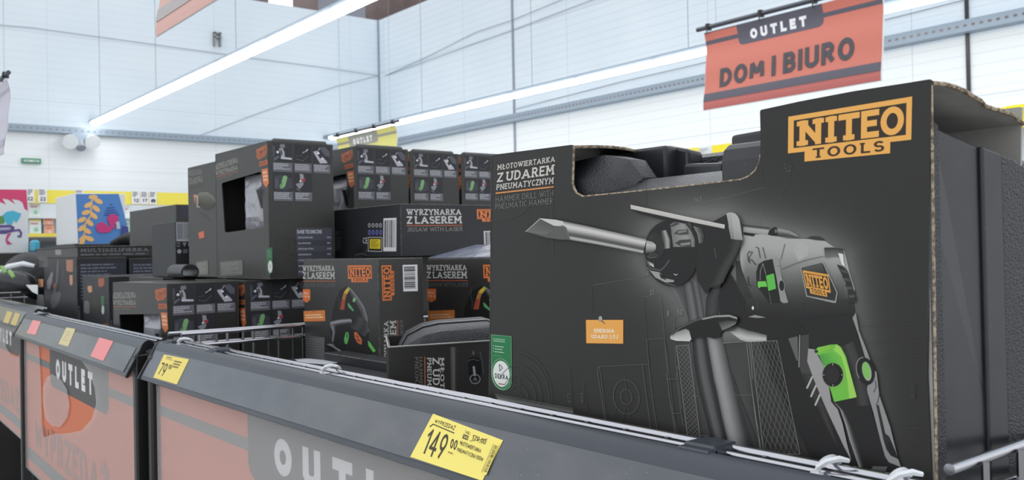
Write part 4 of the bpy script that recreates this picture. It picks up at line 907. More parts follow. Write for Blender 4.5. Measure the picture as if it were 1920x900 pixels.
# ---------- jigsaw boxes
JX0, JX1, JY0, JY1, JZ0, JZ1 = -1.459, -1.205, .70, .781, -.22, -.0085
cj = sub(560, 480, 4.5)
def jigsaw_box(label):
    r = root('jigsaw_box', ((JX0 + JX1) / 2, (JY0 + JY1) / 2, JZ0), label, 'box', 'boxes lettered WYRZYNARKA Z LASEREM'); carton(r, JX0, JX1, JY0, JY1, JZ0, JZ1)
    A = Art(lambda x, y: onY(x, y, JY0), (0, -1, 0)); f = lambda *p: [cj(*x) for x in p]
    A.text('WYRZYNARKA', f((32, 82), (300, 79), (302, 126), (34, 130)), TXT, .17, True, .13); A.text('Z LASEREM', f((34, 138), (303, 135), (305, 195), (36, 192)), TXT, .18, True, .13, .2)
    A.line(f((35, 212), (310, 212)), 1.1, (196, 104, 70)); A.text('JIGSAW WITH LASER', f((37, 228), (312, 227), (312, 263), (37, 262)), SUB, .08, True, .22)
    A.build('title_print', r)
    A = Art(lambda x, y: onY(x, y, JY0), (0, -1, 0)); A.logo(f((413, 80), (614, 78), (620, 220), (418, 222)), LOGO, DK); A.build('logo_print', r)
    A = Art(lambda x, y: onY(x, y, JY0), (0, -1, 0)); A.poly(f((35, 281), (97, 280), (98, 370), (66, 395), (36, 370)), (214, 112, 58)); A.text('Moc:', f((44, 300), (90, 300), (90, 324), (44, 324)), (240, 196, 170), .18); A.text('710 W', f((42, 332), (92, 332), (92, 354), (42, 354)), (240, 196, 170), .18)
    A.poly(f((42, 465), (222, 457), (225, 548), (46, 553)), (214, 128, 64)); A.lines_of_print(f((56, 490), (214, 484), (215, 526), (62, 532)), 2, (240, 200, 160), 4); A.line(f((120, 448), (130, 474)), 1.2, (90, 90, 90)); A.build('orange_labels', r, 'orange tag and orange note')
    A = Art(lambda x, y: onY(x, y, JY0), (0, -1, 0))
    A.poly(f((275, 560), (290, 450), (325, 330), (350, 285), (400, 258), (440, 270), (500, 340), (560, 430), (592, 540), (595, 640), (590, 700), (660, 812), (600, 838), (400, 842), (300, 840), (215, 742), (300, 740), (262, 620)), (26, 25, 26))
    A.strip(f((440, 272), (500, 345), (555, 430), (582, 520), (592, 640)), f((425, 300), (470, 380), (520, 470), (550, 560), (575, 650)), [(128, 128, 126), (84, 84, 84), (46, 46, 46)])
    A.strip(f((270, 552), (340, 535), (430, 528), (445, 532)), f((262, 600), (330, 585), (430, 568), (450, 572)), [(70, 70, 74), (158, 158, 164), (96, 96, 102), (36, 36, 38)])
    A.strip(f((262, 590), (285, 640), (280, 720)), f((325, 580), (318, 640), (300, 730)), [(44, 44, 46), (140, 140, 146), (60, 60, 64), (30, 30, 32)])
    A.strip(f((425, 590), (470, 570), (500, 500)), f((560, 680), (585, 640), (590, 560)), [(34, 34, 36), (64, 64, 66), (44, 44, 46), (70, 70, 72)])
    A.strip(f((418, 262), (385, 300), (365, 370), (348, 452)), f((440, 275), (408, 315), (392, 380), (385, 452)), [(180, 130, 60), (150, 90, 60)])
    A.strip(f((420, 262), (385, 305)), f((438, 276), (405, 325)), [(214, 190, 60), (206, 160, 60)]); A.poly(f((424, 262), (436, 272), (426, 286), (416, 276)), (110, 170, 90)); A.strip(f((368, 360), (350, 450)), f((394, 372), (384, 450)), [(150, 60, 50), (170, 80, 60)])
    A.line(f((340, 280), (330, 330), (345, 400), (335, 440)), .8, (80, 80, 80))
    A.ell(cj(470, 370), 2.8, 4.4, (120, 178, 130), 20); A.poly(f((414, 396), (426, 400), (467, 456), (460, 468), (420, 430)), (92, 158, 106)); A.poly(f((398, 645), (414, 640), (424, 655), (424, 690), (410, 745), (390, 740), (384, 700)), (90, 176, 92)); A.poly(f((405, 655), (414, 652), (412, 690), (404, 692)), (36, 60, 40))
    A.poly(f((468, 645), (488, 640), (534, 700), (535, 740), (522, 748), (498, 732), (474, 690)), (196, 104, 62)); A.lines_of_print(f((480, 660), (505, 672), (528, 735), (500, 720)), 2, (90, 50, 36), 3); A.poly(f((584, 714), (600, 724), (653, 800), (632, 814), (590, 758)), (98, 186, 88))
    A.strip(f((220, 745), (270, 760), (330, 800), (390, 835)), f((300, 740), (320, 770), (370, 800), (405, 832)), [(52, 52, 54), (150, 150, 154), (44, 44, 46)])
    A.build('jigsaw_picture', r)
    A = Art(lambda x, y: onY(x, y, JY0), (0, -1, 0)); A.strip(f((52, 668), (55, 900)), f((218, 688), (218, 900)), [(60, 60, 62), (92, 92, 94), (108, 108, 108)]); A.lines_of_print(f((62, 690), (210, 705), (212, 880), (64, 880)), 9, (124, 124, 124), 5, .25); A.build('data_strip', r)
    A = Art(lambda x, y: onX(x, y, JX1), (1, 0, 0))
    A.logo(f((707, 378), (698, 80), (803, 76), (808, 372)), (214, 120, 62), DK)
    A.text('WYRZYNARKA', f((724, 1032), (716, 552), (758, 548), (766, 1026)), TXT, .17, True, .13); A.text('Z LASEREM', f((776, 1026), (768, 548), (822, 546), (828, 1026)), TXT, .18, True, .13, .2); A.line(f((838, 1020), (834, 540)), 1.0, (196, 120, 80)); A.text('JIGSAW WITH LASER', f((856, 1020), (850, 542), (880, 538), (886, 1016)), (130, 130, 132), .08, True, .22)
    A.barcode(f((876, 76), (1000, 72), (1004, 296), (882, 299)), 30, True); A.build('end_print', r)
    return r
J0 = jigsaw_box('upright jigsaw box in front, jigsaw picture and rotated lettering on its end')
place(J0, .147, .160, -.003, 'upright jigsaw box just left of the large drill box, behind the plastic case')
plainbox('storage_box', -1.625, -1.495, .885, 1.085, -.305, -.0085, 'plain dark box hidden behind the front jigsaw box, carrying the lying one')
place(J0, .147, .25, -.003, 'upright jigsaw box hidden behind the one beside the drill box')
# raised lid flap on the second one
b = MB(); x0, x1, y0 = -1.312, -1.06, .8615
b.loft([[(x0, y0, -.0105), (x1, y0, -.0105), (x1, y0 + .075, -.0105), (x0, y0 + .075, -.0105)], [(x0 + .002, y0 + .002, -.009), (x1 - .002, y0 + .002, -.009), (x1 - .002, y0 + .078, .0105), (x0 + .03, y0 + .078, .0105)]])
tag(b.build('clear_blister_lid', mat('smoky_blister', (96, 103, 124), .25, spec=.8, bump=('noise', 30, .4, .006))), 'shiny raised blister on top of the jigsaw box beside the drill box', 'blister')
# the one lying down
KX0, KX1, KY0, KY1, KZ0, KZ1 = -1.675, -1.41, .868, 1.175, -.0075, .0885
r = root('jigsaw_box', ((KX0 + KX1) / 2, (KY0 + KY1) / 2, KZ0), 'jigsaw box lying flat with barcode and yellow warning square on its side', 'box', 'boxes lettered WYRZYNARKA Z LASEREM')
carton(r, KX0, KX1, KY0, KY1, KZ0, KZ1, 'card2')
c8 = sub(620, 240, 4.5); A = Art(lambda x, y: onX(x, y, KX1), (1, 0, 0)); f = lambda *p: [c8(*x) for x in p]
A.text('WYRZYNARKA', f((638, 684), (1100, 684), (1101, 733), (641, 736)), (205, 203, 200), .17, True, .13); A.text('Z LASEREM', f((641, 746), (1102, 743), (1106, 805), (643, 809)), (205, 203, 200), .18, True, .13, .2); A.line(f((641, 824), (1110, 821)), 1.2, (214, 116, 70)); A.text('JIGSAW WITH LASER', f((644, 838), (1110, 835), (1111, 868), (645, 875)), (160, 158, 156), .08, True, .22)
A.logo(f((1232, 686), (1545, 684), (1545, 790), (1236, 790)), (226, 128, 72), DK); A.barcode(f((1290, 870), (1420, 868), (1424, 995), (1296, 1000)), 18); A.build('title_print', r)
c3b = sub(540, 420, 3.6); A = Art(lambda x, y: onY(x, y, KY0), (0, -1, 0)); f = lambda *p: [c3b(*x) for x in p]
A.barcode(f((645, -38), (732, -42), (731, 185), (643, 184)), 26)
for k in range(4): A.ell(c3b(549 + k * 25.5, 9), 2.6, 4.2, (170, 170, 170)); A.ell(c3b(549 + k * 25.5, 9), 1.2, 2.6, (46, 46, 48)); A.ell(c3b(550 + k * 25.5, 57), 2.7, 5.0, (108, 108, 170)); A.ell(c3b(550 + k * 25.5, 57), 1.3, 3.0, (60, 60, 110))
A.text('CE', f((507, 92), (536, 92), (536, 132), (507, 132)), (200, 200, 200), .16, False, .3); A.poly(f((541, 88), (637, 88), (636, 188), (541, 185)), (190, 190, 186)); A.poly(f((545, 93), (633, 93), (632, 183), (545, 180)), (30, 30, 30)); A.poly(f((553, 102), (626, 102), (625, 168), (553, 166)), (226, 204, 50)); A.lines_of_print(f((560, 108), (620, 108), (618, 160), (560, 160)), 7, (120, 106, 40), 3)
A.poly(f((511, 186), (521, 150), (531, 186)), (196, 150, 60)); A.lines_of_print(f((296, 45), (366, 50), (368, 190), (300, 186)), 12, (130, 130, 134), 3, .35)
A.blob(c3b(492, 180), 10, 14, (22, 22, 24), (40, 40, 42)); A.line(f((455, 212), (490, 200), (515, 202), (530, 215)), 1.4, (96, 96, 98)); A.build('side_print', r)

# ---------- upright sleeve with rotated lettering, holding a textured case
ps = Vector((-.842, .500, 0)); dr = Vector((math.cos(R(75.5)), math.sin(R(75.5)), 0)); dl = Vector((math.cos(R(150.5)), math.sin(R(150.5)), 0)); dn = Vector((dr.y, -dr.x, 0)) * -1
SZ0, SZ1 = -.22, -.1005; T1 = .150; T2 = .13
def wS(a, l, z): return ps + dr * a + dl * l + Vector((0, 0, z))
r = root('drill_sleeve', (ps.x, ps.y, SZ0), 'black card sleeve with rotated white lettering standing left of the drill box', 'box')
b = MB(); t = .0025
for (a0, a1, l0, l1) in ((0, T1, 0, t), (0, T1, T2 - t, T2), (0, t, t, T2 - t), (T1 - t, T1, t, T2 - t)):
    b.loft([[wS(a0, l0, SZ0), wS(a1, l0, SZ0), wS(a1, l1, SZ0), wS(a0, l1, SZ0)], [wS(a0, l0, SZ1), wS(a1, l0, SZ1), wS(a1, l1, SZ1), wS(a0, l1, SZ1)]], 0)
b.loft([[wS(0, 0, SZ0 - .001), wS(T1, 0, SZ0 - .001), wS(T1, T2, SZ0 - .001), wS(0, T2, SZ0 - .001)], [wS(0, 0, SZ0 + .001), wS(T1, 0, SZ0 + .001), wS(T1, T2, SZ0 + .001), wS(0, T2, SZ0 + .001)]])
b.build('sleeve', M['card'], r)
b = MB()
for (p, q) in (((0, 0), (T1, 0)), ((0, 0), (0, T2))): b.tube([wS(p[0], p[1], SZ1), wS(q[0], q[1], SZ1)], .0009, 5)
b.build('cut_edge', M['paper'], r)
cs = sub(700, 580, 3.0); A = Art(lambda x, y: onP(x, y, ps, dn), -dn); f = lambda *p: [cs(*x) for x in p]
W_ = (205, 203, 200)
A.text('MŁOTOWIERTARKA', f((398, 270), (405, 900), (380, 900), (376, 270)), W_, .17, True, .16)
A.text('Z UDAREM', f((372, 272), (376, 640), (338, 640), (332, 272)), W_, .18, True, .15)
A.text('PNEUMATYCZNYM', f((326, 270), (330, 700), (306, 700), (302, 270)), W_, .17, True, .16)
A.line(f((289, 268), (293, 700)), 1.3, (220, 130, 76)); A.text('HAMMER DRILL WITH', f((276, 268), (280, 700), (262, 700), (258, 268)), (140, 138, 136), .09, True, .3); A.text('PNEUMATIC HAMMER', f((252, 268), (256, 700), (237, 700), (233, 268)), (140, 138, 136), .09, True, .3)
A.build('title_print', r)
A = Art(lambda x, y: onP(x, y, ps, dn), -dn)
A.strip(f((428, 213), (432, 462)), f((474, 212), (476, 480)), [(43, 42, 41), (88, 87, 86), (110, 109, 107), (60, 59, 58), (43, 42, 41)])
A.line(f((470, 238), (630, 222)), .5, (74, 73, 72)); A.line(f((476, 215), (480, 480)), .5, (72, 71, 70))
A.poly(f((535, 300), (545, 262), (580, 258), (605, 290), (612, 340), (600, 400), (560, 405), (535, 360)), (18, 18, 19))
A.line(f((532, 290), (560, 280), (595, 290)), 1.0, (110, 110, 112)); A.line(f((538, 268), (560, 262), (584, 268)), .8, (90, 90, 92)); A.strip(f((556, 235), (556, 255)), f((570, 235), (572, 255)), [(60, 60, 62), (120, 120, 122), (40, 40, 42)])
A.strip(f((556, 320), (562, 375)), f((572, 320), (578, 375)), [(40, 40, 42), (200, 200, 204), (80, 80, 84)]); A.ering(cs(572, 392), 9.2, 8.6, 1.7, (150, 150, 154)); A.ell(cs(572, 394), 5, 5, (50, 50, 52)); A.line(f((565, 398), (572, 386), (580, 400)), .8, (190, 190, 190)); A.line(f((600, 240), (612, 300), (618, 360)), .8, (120, 120, 122))
A.build('chuck_picture', r)
r = root('tool_case', wS(.075, .06, SZ0 + .003), 'textured grey black plastic case standing in the upright card sleeve', 'tool case', None)
def lump(rt, secs, name, m, sub_=1):
    b = MB(); b.loft(secs); o = b.build(name, M[m], rt, smooth=True)
    return o
def caseprof(l, top, w0=.006, w1=.149):
    return [wS(w0, l, SZ0 + .004), wS(w1, l, SZ0 + .004), wS(w1, l, top - .030), wS(w1 - .012, l, top - .006), wS(w1 - .030, l, top), wS(w0 + .055, l, top - .001), wS(w0 + .036, l, top - .004), wS(w0 + .018, l, top - .012), wS(w0 + .003, l, top - .034)]
lump(r, [caseprof(l, z) for l, z in ((.006, -.094), (.010, -.087), (.020, -.083), (.09, -.080), (.11, -.083), (.122, -.092))], 'case_shell', 'tex')
b = MB(); b.loft([caseprof(l, z, .0052, .1498) for l, z in ((.045, -.0805), (.048, -.0795), (.060, -.0795), (.063, -.0805))]); b.build('centre_band', M['smooth'], r, smooth=True)
# flat boxes lying low in the nearest bin
r = plainbox('flat_box', -1.36, -1.0, .50, .652, -.215, -.1665, 'flat dark glossy box lying low in the nearest bin behind the front rods', 'card2')
A = Art(lambda x, y: onZ(x, y, -.1665), (0, 0, 1), base=.0006); c4b = sub(540, 600, 4.8); A.poly([c4b(*p) for p in ((60, 358), (180, 350), (500, 380), (340, 405), (100, 385))], (196, 198, 206)); A.build('top_label', r, 'pale label')
r = plainbox('flat_box', -1.30, -1.03, .656, .694, -.215, -.154, 'narrow black tray between the flat box and the upright jigsaw box', 'card2')
# ============================================================ THE LARGE DRILL BOX
BYF = .5; BD = .118; ZB = -.2205
wB = lambda x, y: onY(x, y, BYF)
r = root('drill_box', (-.457, .56, ZB), 'large black drill box in front with hammer drill picture, orange logo and handle cut-out', 'box')
c8n = sub(1060, 140, 3.75)
front = [(922, 293), (926, 290), (1071, 271.5), (1074.5, 273)] + [c8n(*p) for p in ((50, 640), (46, 760), (56, 800), (76, 835), (120, 858), (400, 832), (800, 790), (1230, 740), (1290, 716), (1335, 675), (1362, 620), (1371, 560), (1372, 400), (1368, 262))] + [(1426.5, 206), (1500, 190), (1600, 171), (1700, 155.5), (1743, 148.5), (1746, 151)]
pts = [(wB(*p).x, wB(*p).z) for p in front]
xl, xr = wB(916, 600).x, wB(1741, 500).x; xl0 = wB(912, 745).x
pts = pts + [(wB(1738, 700).x, wB(1738, 700).z), (xr, ZB), (xl0, ZB)]
t = .0020
ok = sheet([pts], t, lambda u, v, w: Vector((u, BYF + t / 2 + w, v)))
ok.build('sleeve_front', M['front'], r)
ok = sheet([pts], t, lambda u, v, w: Vector((u, BYF + BD - t / 2 + w, v - .006)))
ok.build('sleeve_back', M['paper'], r)
# top panels: left piece, right piece sagging towards the back
nl, nr = wB(1074, 272).x, wB(1426, 206).x; zl0, zl1 = wB(922, 293).z, wB(1074, 272).z
b = MB(); xlt = wB(922, 293).x
rowsT = []
for k in range(7):
    u = k / 6; y = BYF + .0022 + (BD - .0022) * u; dz = -.0004 - .006 * u + .004 * math.sin(u * math.pi)
    rowsT.append([(xlt, y, zl0 + dz), (nl + .004 * math.sin(u * 5), y, zl1 + dz), (nl + .004 * math.sin(u * 5), y, zl1 + dz - t), (xlt, y, zl0 + dz - t)])
b.loft(rowsT); b.build('sleeve_top', M['card'], r)
b = MB(); b.tube([(q[1][0] + .0004, q[1][1], q[1][2] - t / 2) for q in rowsT], .0014, 6); b.build('raw_edge', M['raw'], r, smooth=True)
zt0, zt1 = wB(1426, 206).z, wB(1744, 149).z; xt = wB(1745, 149).x
rows2 = []; c7r = sub(1660, 130, 4.5)
rr = random.Random(5)
for k in range(13):
    u = k / 12; y = BYF + .0022 + (BD - .0022) * u; dz = -.0004 - .0155 * u ** 1.15 + .0015 * math.sin(u * 9); xx = xt + (.0035 * math.sin(u * 3.0) + rr.uniform(-.0012, .0012)) * (1 if k else 0)
    rows2.append([(nr, y, zt0 + dz), ((nr + xx) / 2, y, (zt0 + zt1) / 2 + dz), (xx, y, zt1 + dz - .0005), (xx, y, zt1 + dz - t), ((nr + xx) / 2, y, (zt0 + zt1) / 2 + dz - t), (nr, y, zt0 + dz - t)])
b = MB(); b.loft(rows2, 0)
o = b.build('sleeve_top', [M['card'], M['paper']], r)
for p in o.data.polygons:
    if p.normal.z < -.5: p.material_index = 1
b = MB(); b.tube([(q[2][0] + .0002, q[2][1], q[2][2] - t / 2) for q in rows2], .0013, 6); b.build('raw_edge', M['raw'], r, smooth=True)
# grey liner on the inside of front and back panels, raw corrugated edges
b = MB(); b.box(xr - .012, xr - .0006, BYF + t, BYF + t + .0004, ZB, zt1 - .004); b.build('inner_liner', M['paper'], r)
b = MB(); b.box(xr - .0006, xr + .0003, BYF + .0003, BYF + t, ZB, zt1 - .003)
b.v = [Vector((v.x + (wB(1741 + (1 if v.z > 0 else -2.0), 450).x - xr if False else (xt - xr) * max(0, min(1, (v.z - ZB) / (zt1 - ZB)))), v.y, v.z)) for v in b.v]
b.build('raw_edge', M['raw'], r)
b = MB(); e = [Vector((wB(*p).x, BYF + t / 2, wB(*p).z)) for p in front[3:16]]; b.tube(e, .0011, 6); b.build('raw_edge', M['raw'], r, smooth=True)
b = MB(); b.tube([(xl0, BYF, ZB), (xlt, BYF, zl0)], .0005, 5); b.build('worn_edge', M['edge'], r)
b = MB(); b.box(xl0 + .002, xr - .002, BYF + t, BYF + BD - t, ZB, ZB + t); b.build('sleeve_bottom', M['paper'], r)

# ---- printed front
def newA(k=0): return Art(wB, (0, -1, 0), base=.00003 + k)
cG = sub(900, 240, 3.0); cA = sub(1180, 370, 4.738); cB = sub(1380, 390, 4.738); cC = sub(1240, 520, 4.738); cD = sub(1240, 700, 4.738); cE = sub(1420, 550, 4.738); cF = sub(1440, 700, 4.5); cH = sub(900, 620, 4.092)
m_ = lambda c: (lambda *p: [c(*x) for x in p])
fG, fA, fB, fC, fD, fE, fF, fH = map(m_, (cG, cA, cB, cC, cD, cE, cF, cH))
BASE = (46, 45, 44)
A = newA()     # soft light printed round the machine, fading into the black of the card
outline = [(1195, 455, 50), (1215, 425, 55), (1245, 405, 62), (1300, 400, 70), (1362, 398, 66), (1400, 412, 60), (1450, 425, 60), (1500, 440, 62), (1545, 452, 62), (1590, 480, 58), (1608, 540, 52), (1622, 600, 46), (1640, 680, 40), (1668, 760, 32), (1700, 870, 18), (1600, 880, 5), (1480, 850, 5), (1420, 740, 12), (1395, 690, 20), (1390, 780, 30), (1405, 845, 28), (1345, 830, 20), (1318, 760, 25), (1298, 640, 40), (1262, 560, 55), (1215, 520, 52), (1195, 490, 50), (1195, 455, 50)]
def halo(x, y):
    best = (1e9, 0); inside = False
    for a, c in zip(outline[:-1], outline[1:]):
        dx, dy = c[0] - a[0], c[1] - a[1]; tt = max(0, min(1, ((x - a[0]) * dx + (y - a[1]) * dy) / (dx * dx + dy * dy)))
        d = math.hypot(x - a[0] - dx * tt, y - a[1] - dy * tt)
        if d < best[0]: best = (d, a[2] + (c[2] - a[2]) * tt)
        if (a[1] > y) != (c[1] > y) and x < a[0] + (y - a[1]) * dx / dy: inside = not inside
    d = 0 if inside else best[0]; return best[1] * math.exp(-(d / 34) ** 1.15)
def top_of_card(x):
    for a, c in zip(TOPL[:-1], TOPL[1:]):
        if a[0] <= x <= c[0]: return a[1] + (c[1] - a[1]) * (x - a[0]) / max(1e-6, c[0] - a[0])
    return 262
TOPL = [(1085, 370.5), (1388, 338), (1404, 332), (1416, 322), (1424, 300), (1428, 262), (1740, 262)]
gx = [1090 + 9 * i for i in range(33)] + [1388, 1396, 1404, 1410, 1416, 1420, 1424, 1428] + [1436 + 9 * i for i in range(33)]
NJ = 60; gy = [[top_of_card(x) + (896 - top_of_card(x)) * j / NJ for x in gx] for j in range(NJ + 1)]
HV = [[halo(x, gy[j][i]) * max(0, min(1, (x - 1090) / 40, (1724 - x) / 130)) for i, x in enumerate(gx)] for j in range(NJ + 1)]
def hc(v): return lin((46 + v, 45 + v, 44 + v * .98))
for j in range(NJ):
    for i in range(len(gx) - 1):
        q = ((i, j), (i + 1, j), (i + 1, j + 1), (i, j + 1))
        if max(HV[b][a] for a, b in q) < .3: continue
        A.mb.face([A.P((gx[a], gy[b][a])) for a, b in q], 0, [hc(HV[b][a]) for a, b in q])
A.build('halo_print', r)

A = newA(.00006)     # drawing lines
LN = (98, 97, 95); FA = (70, 69, 68)
A.line([c8n(970, 900), c8n(1390, 795)], .8, LN); A.line(fA((325, 122), (835, 0)), .8, LN); A.text('145', (c8n(905, 865), c8n(960, 855), c8n(960, 893), c8n(907, 900)), (120, 119, 117), .1)
A.line([c8n(1372, 600), c8n(1395, 770)], .8, FA); A.line([c8n(1290, 700), (1507, 397)], .8, FA); A.line([(1466, 365), (1478, 345), (1488, 300)], .8, FA); A.line([(1212, 389), (1211, 300)], .6, FA)
A.text('45*', ((1474, 325), (1470, 308), (1482, 305), (1486, 323)), (84, 83, 82), .1)
A.line([(1111, 535), (1225, 516)], .8, LN); A.line([(1111, 535), (1111, 590)], .6, FA); A.text('20', ((1213, 503), (1224, 501), (1224, 513), (1213, 515)), (130, 129, 127), .12)
A.line([(1208, 557), (1240, 552)], .8, LN); A.text('25', ((1219, 544), (1227, 542), (1228, 551), (1220, 553)), (140, 139, 137), .12)
A.line([(1208, 557), (1212, 620), (1218, 690)], .6, FA); A.line([(1240, 552), (1247, 633), (1255, 740), (1272, 810)], .8, LN)
A.line([(1245, 595), (1283, 591)], .8, LN); A.text('8', ((1251.5, 583), (1256, 582), (1256, 592), (1252, 593)), (140, 139, 137), .12); A.text('10', ((1271, 581), (1281, 580), (1281, 589), (1271, 590)), (140, 139, 137), .12)
A.line([(1265, 593), (1268, 680), (1272, 705)], .8, LN); A.line(fH((1285, 68), (1420, 57)), .9, LN); A.line(fH((1283, 68), (1300, 270), (1325, 500), (1368, 790)), .8, LN); A.line(fH((1420, 57), (1460, 370), (1490, 635), (1510, 812)), .8, LN)
A.line(fH((915, 275), (1295, 256)), .8, LN); A.line(fH((918, 275), (930, 330), (975, 700)), .8, LN); A.line(fH((915, 278), (905, 295), (965, 700)), .8, LN); A.line(fH((1250, 262), (1315, 750)), .8, LN); A.line(fH((1180, 752), (1362, 757)), .8, LN)
A.ering(cH(1128, 507), 24, 32.3, .9, LN, -8); A.ering(cH(1128, 507), 10.2, 14.2, .8, LN, -8); A.line(fH((1108, 315), (1160, 705)), .6, FA); A.line(fH((880, 512), (1230, 506), (1550, 500)), .6, FA)
A.line(fH((1050, 580), (1015, 710)), .6, FA); A.line(fH((1126, 570), (1090, 720)), .6, FA)
A.line(fH((685, 290), (900, 276)), .6, FA); A.line(fH((685, 290), (700, 420), (718, 600)), .6, FA); A.line(fH((795, 397), (1100, 378)), .6, FA); A.line(fH((795, 397), (829, 632), (1140, 636)), .6, FA)
A.text('@75', fH((678, 555), (676, 478), (704, 476), (706, 553)), (88, 87, 86), .1); A.text('@40', fH((780, 552), (778, 476), (800, 474), (803, 550)), (92, 91, 90), .1)
A.line(fH((1455, 370), (1520, 368), (1520, 285), (1550, 283)), .8, LN); A.line(fH((1490, 633), (1550, 632)), .8, LN); A.line(fH((1520, 285), (1535, 420), (1555, 600)), .8, LN)
for rx, ry in ((62, 86), (56.5, 78), (42, 60), (31, 41), (16.5, 24), (5, 8)): A.line(A.ept(cH(305, 510), rx, ry, -6, 24, -85, 12) if rx > 50 else A.ept(cH(305, 510), rx, ry, -6, 26, -140, 20), .8, FA)
A.line(fH((245, 523), (610, 515)), .5, (62, 61, 60)); A.line(fH((240, 375), (278, 410)), .6, FA); A.line(fH((308, 350), (312, 425)), .6, FA)
for k, (y0, y1) in enumerate(((612, 606), (643, 638), (671, 667))): A.line([(1617 + k * 8, y0), (1738, y1)], .7, (66, 65, 64))
A.line([(1652, 735), (1690, 735)], .7, (74, 73, 72)); A.line([(1672, 801), (1735, 802)], .7, (70, 69, 68)); A.line([(1680, 828), (1735, 830)], .7, (66, 65, 64)); A.line([(1690, 860), (1735, 861)], .7, (62, 61, 60)); A.text('@50', fF((1250, 210), (1248, 95), (1215, 97), (1217, 212)), (66, 65, 64), .12)
A.line([(1036, 293), (1034, 345), (1037, 410), (1038, 480)], .6, FA); A.line([(922, 414), (950, 413), (980, 400), (1000, 380)], .6, (66, 66, 65))
# cross-hatched blocks
HC = (118, 117, 115)
def hatch(Q, nu, nv, w=.7):
    a, b_, c, d = Q; mp = lambda u, v: ((a[0] + (b_[0] - a[0]) * u) * (1 - v) + (d[0] + (c[0] - d[0]) * u) * v, (a[1] + (b_[1] - a[1]) * u) * (1 - v) + (d[1] + (c[1] - d[1]) * u) * v)
    A.k += A.st
    for s in (1, -1):
        for k in range(-int(nu) - 1, int(nv + nu) + 2):
            # line v*nv = k + s*u*nu clipped to the unit square
            P_ = []
            for u in (0.0, 1.0):
                v = (k + (u * nu if s > 0 else (1 - u) * nu)) / nv; P_.append((u, v))
            (u0, v0), (u1, v1) = P_
            if v0 > v1: (u0, v0), (u1, v1) = (u1, v1), (u0, v0)
            if v1 <= 0 or v0 >= 1: continue
            if v0 < 0: u0 += (u1 - u0) * (0 - v0) / (v1 - v0); v0 = 0
            if v1 > 1: u1 = u0 + (u1 - u0) * (1 - v0) / (v1 - v0); v1 = 1
            A.line([mp(u0, v0), mp(u1, v1)], w, HC, False)
    A.line([a, b_, c, d, a], .9, (135, 134, 132), False)
hatch((cC(145, 608), cC(256, 600), cD(362, 605), cD(247, 578)), 3, 20, .6)
hatch((cC(808, 572), cC(1040, 560), cD(1245, 715), cD(922, 703)), 7, 9, .6)
A.line(fC((790, 572), (808, 700), (822, 900)), .9, (140, 139, 137)); A.line(fD((800, 0), (850, 400), (898, 668), (922, 703)), .9, (140, 139, 137)); A.line(fC((770, 572), (800, 850)) + fD((812, 100), (868, 480), (888, 668)), .9, (130, 129, 127))
A.line(fC((560, 582), (760, 570)), .9, (150, 149, 147)); A.line(fD((775, 668), (888, 670)), .9, (130, 129, 127)); A.line(fD((665, 192), (830, 190)), .6, HC); A.line(fD((300, 200), (336, 200)), .9, HC); A.line(fD((358, 548), (432, 552)), .9, HC)
A.line(fC((165, 900), (150, 800), (160, 800)) , .8, LN); A.line(fD((65, 50), (145, 48)), .8, LN); A.line(fD((60, 0), (100, 300), (142, 555)), .8, LN); A.line(fD((148, 0), (188, 350), (205, 450), (220, 455)), .8, LN); A.line(fD((110, 355), (188, 352)), .8, LN)
A.build('technical_drawing_print', r)

A = newA(.0003)     # hammer drill picture
g3 = lambda v: (v, v, max(0, v - 1))
# side handle, lower part
A.strip(fC((275, 560), (290, 740), (315, 900)) + fD((345, 190), (400, 410), (458, 620)), fC((405, 530), (440, 740), (468, 900)) + fD((495, 160), (545, 400), (602, 640)), [30, 52, 96, 88, 44, 34])
A.strip(fC((405, 530), (440, 740), (468, 900)) + fD((495, 160), (545, 400), (602, 640)), fC((545, 520), (590, 720), (632, 900)) + fD((665, 200), (715, 420), (775, 672)), [92, 148, 152, 128, 100, 60])
A.strip(fD((620, 20), (665, 200), (715, 420), (775, 672)), fD((640, 20), (700, 200), (790, 430), (880, 668)), [60, 46, 58, 54])
# upper collar
A.poly(fC((40, 40), (110, 110), (190, 270), (252, 400), (520, 345), (548, 180), (610, 0), (330, -30), (200, 20)), (86, 85, 83))
A.strip(fC((190, 60), (215, 200), (245, 392)), fC((330, 25), (360, 180), (390, 360)), [50, 92, 110, 60, 104, 52])
A.strip(fC((50, 45), (120, 130), (200, 290), (240, 390)), fC((190, 80), (208, 180), (228, 290), (246, 380)), [118, 92, 82, 74])
A.strip(fA((790, 630), (720, 800)) + fC((400, 200), (395, 350)), fA((940, 600), (850, 780)) + fC((530, 190), (515, 338)), [38, 56, 66, 52, 36])
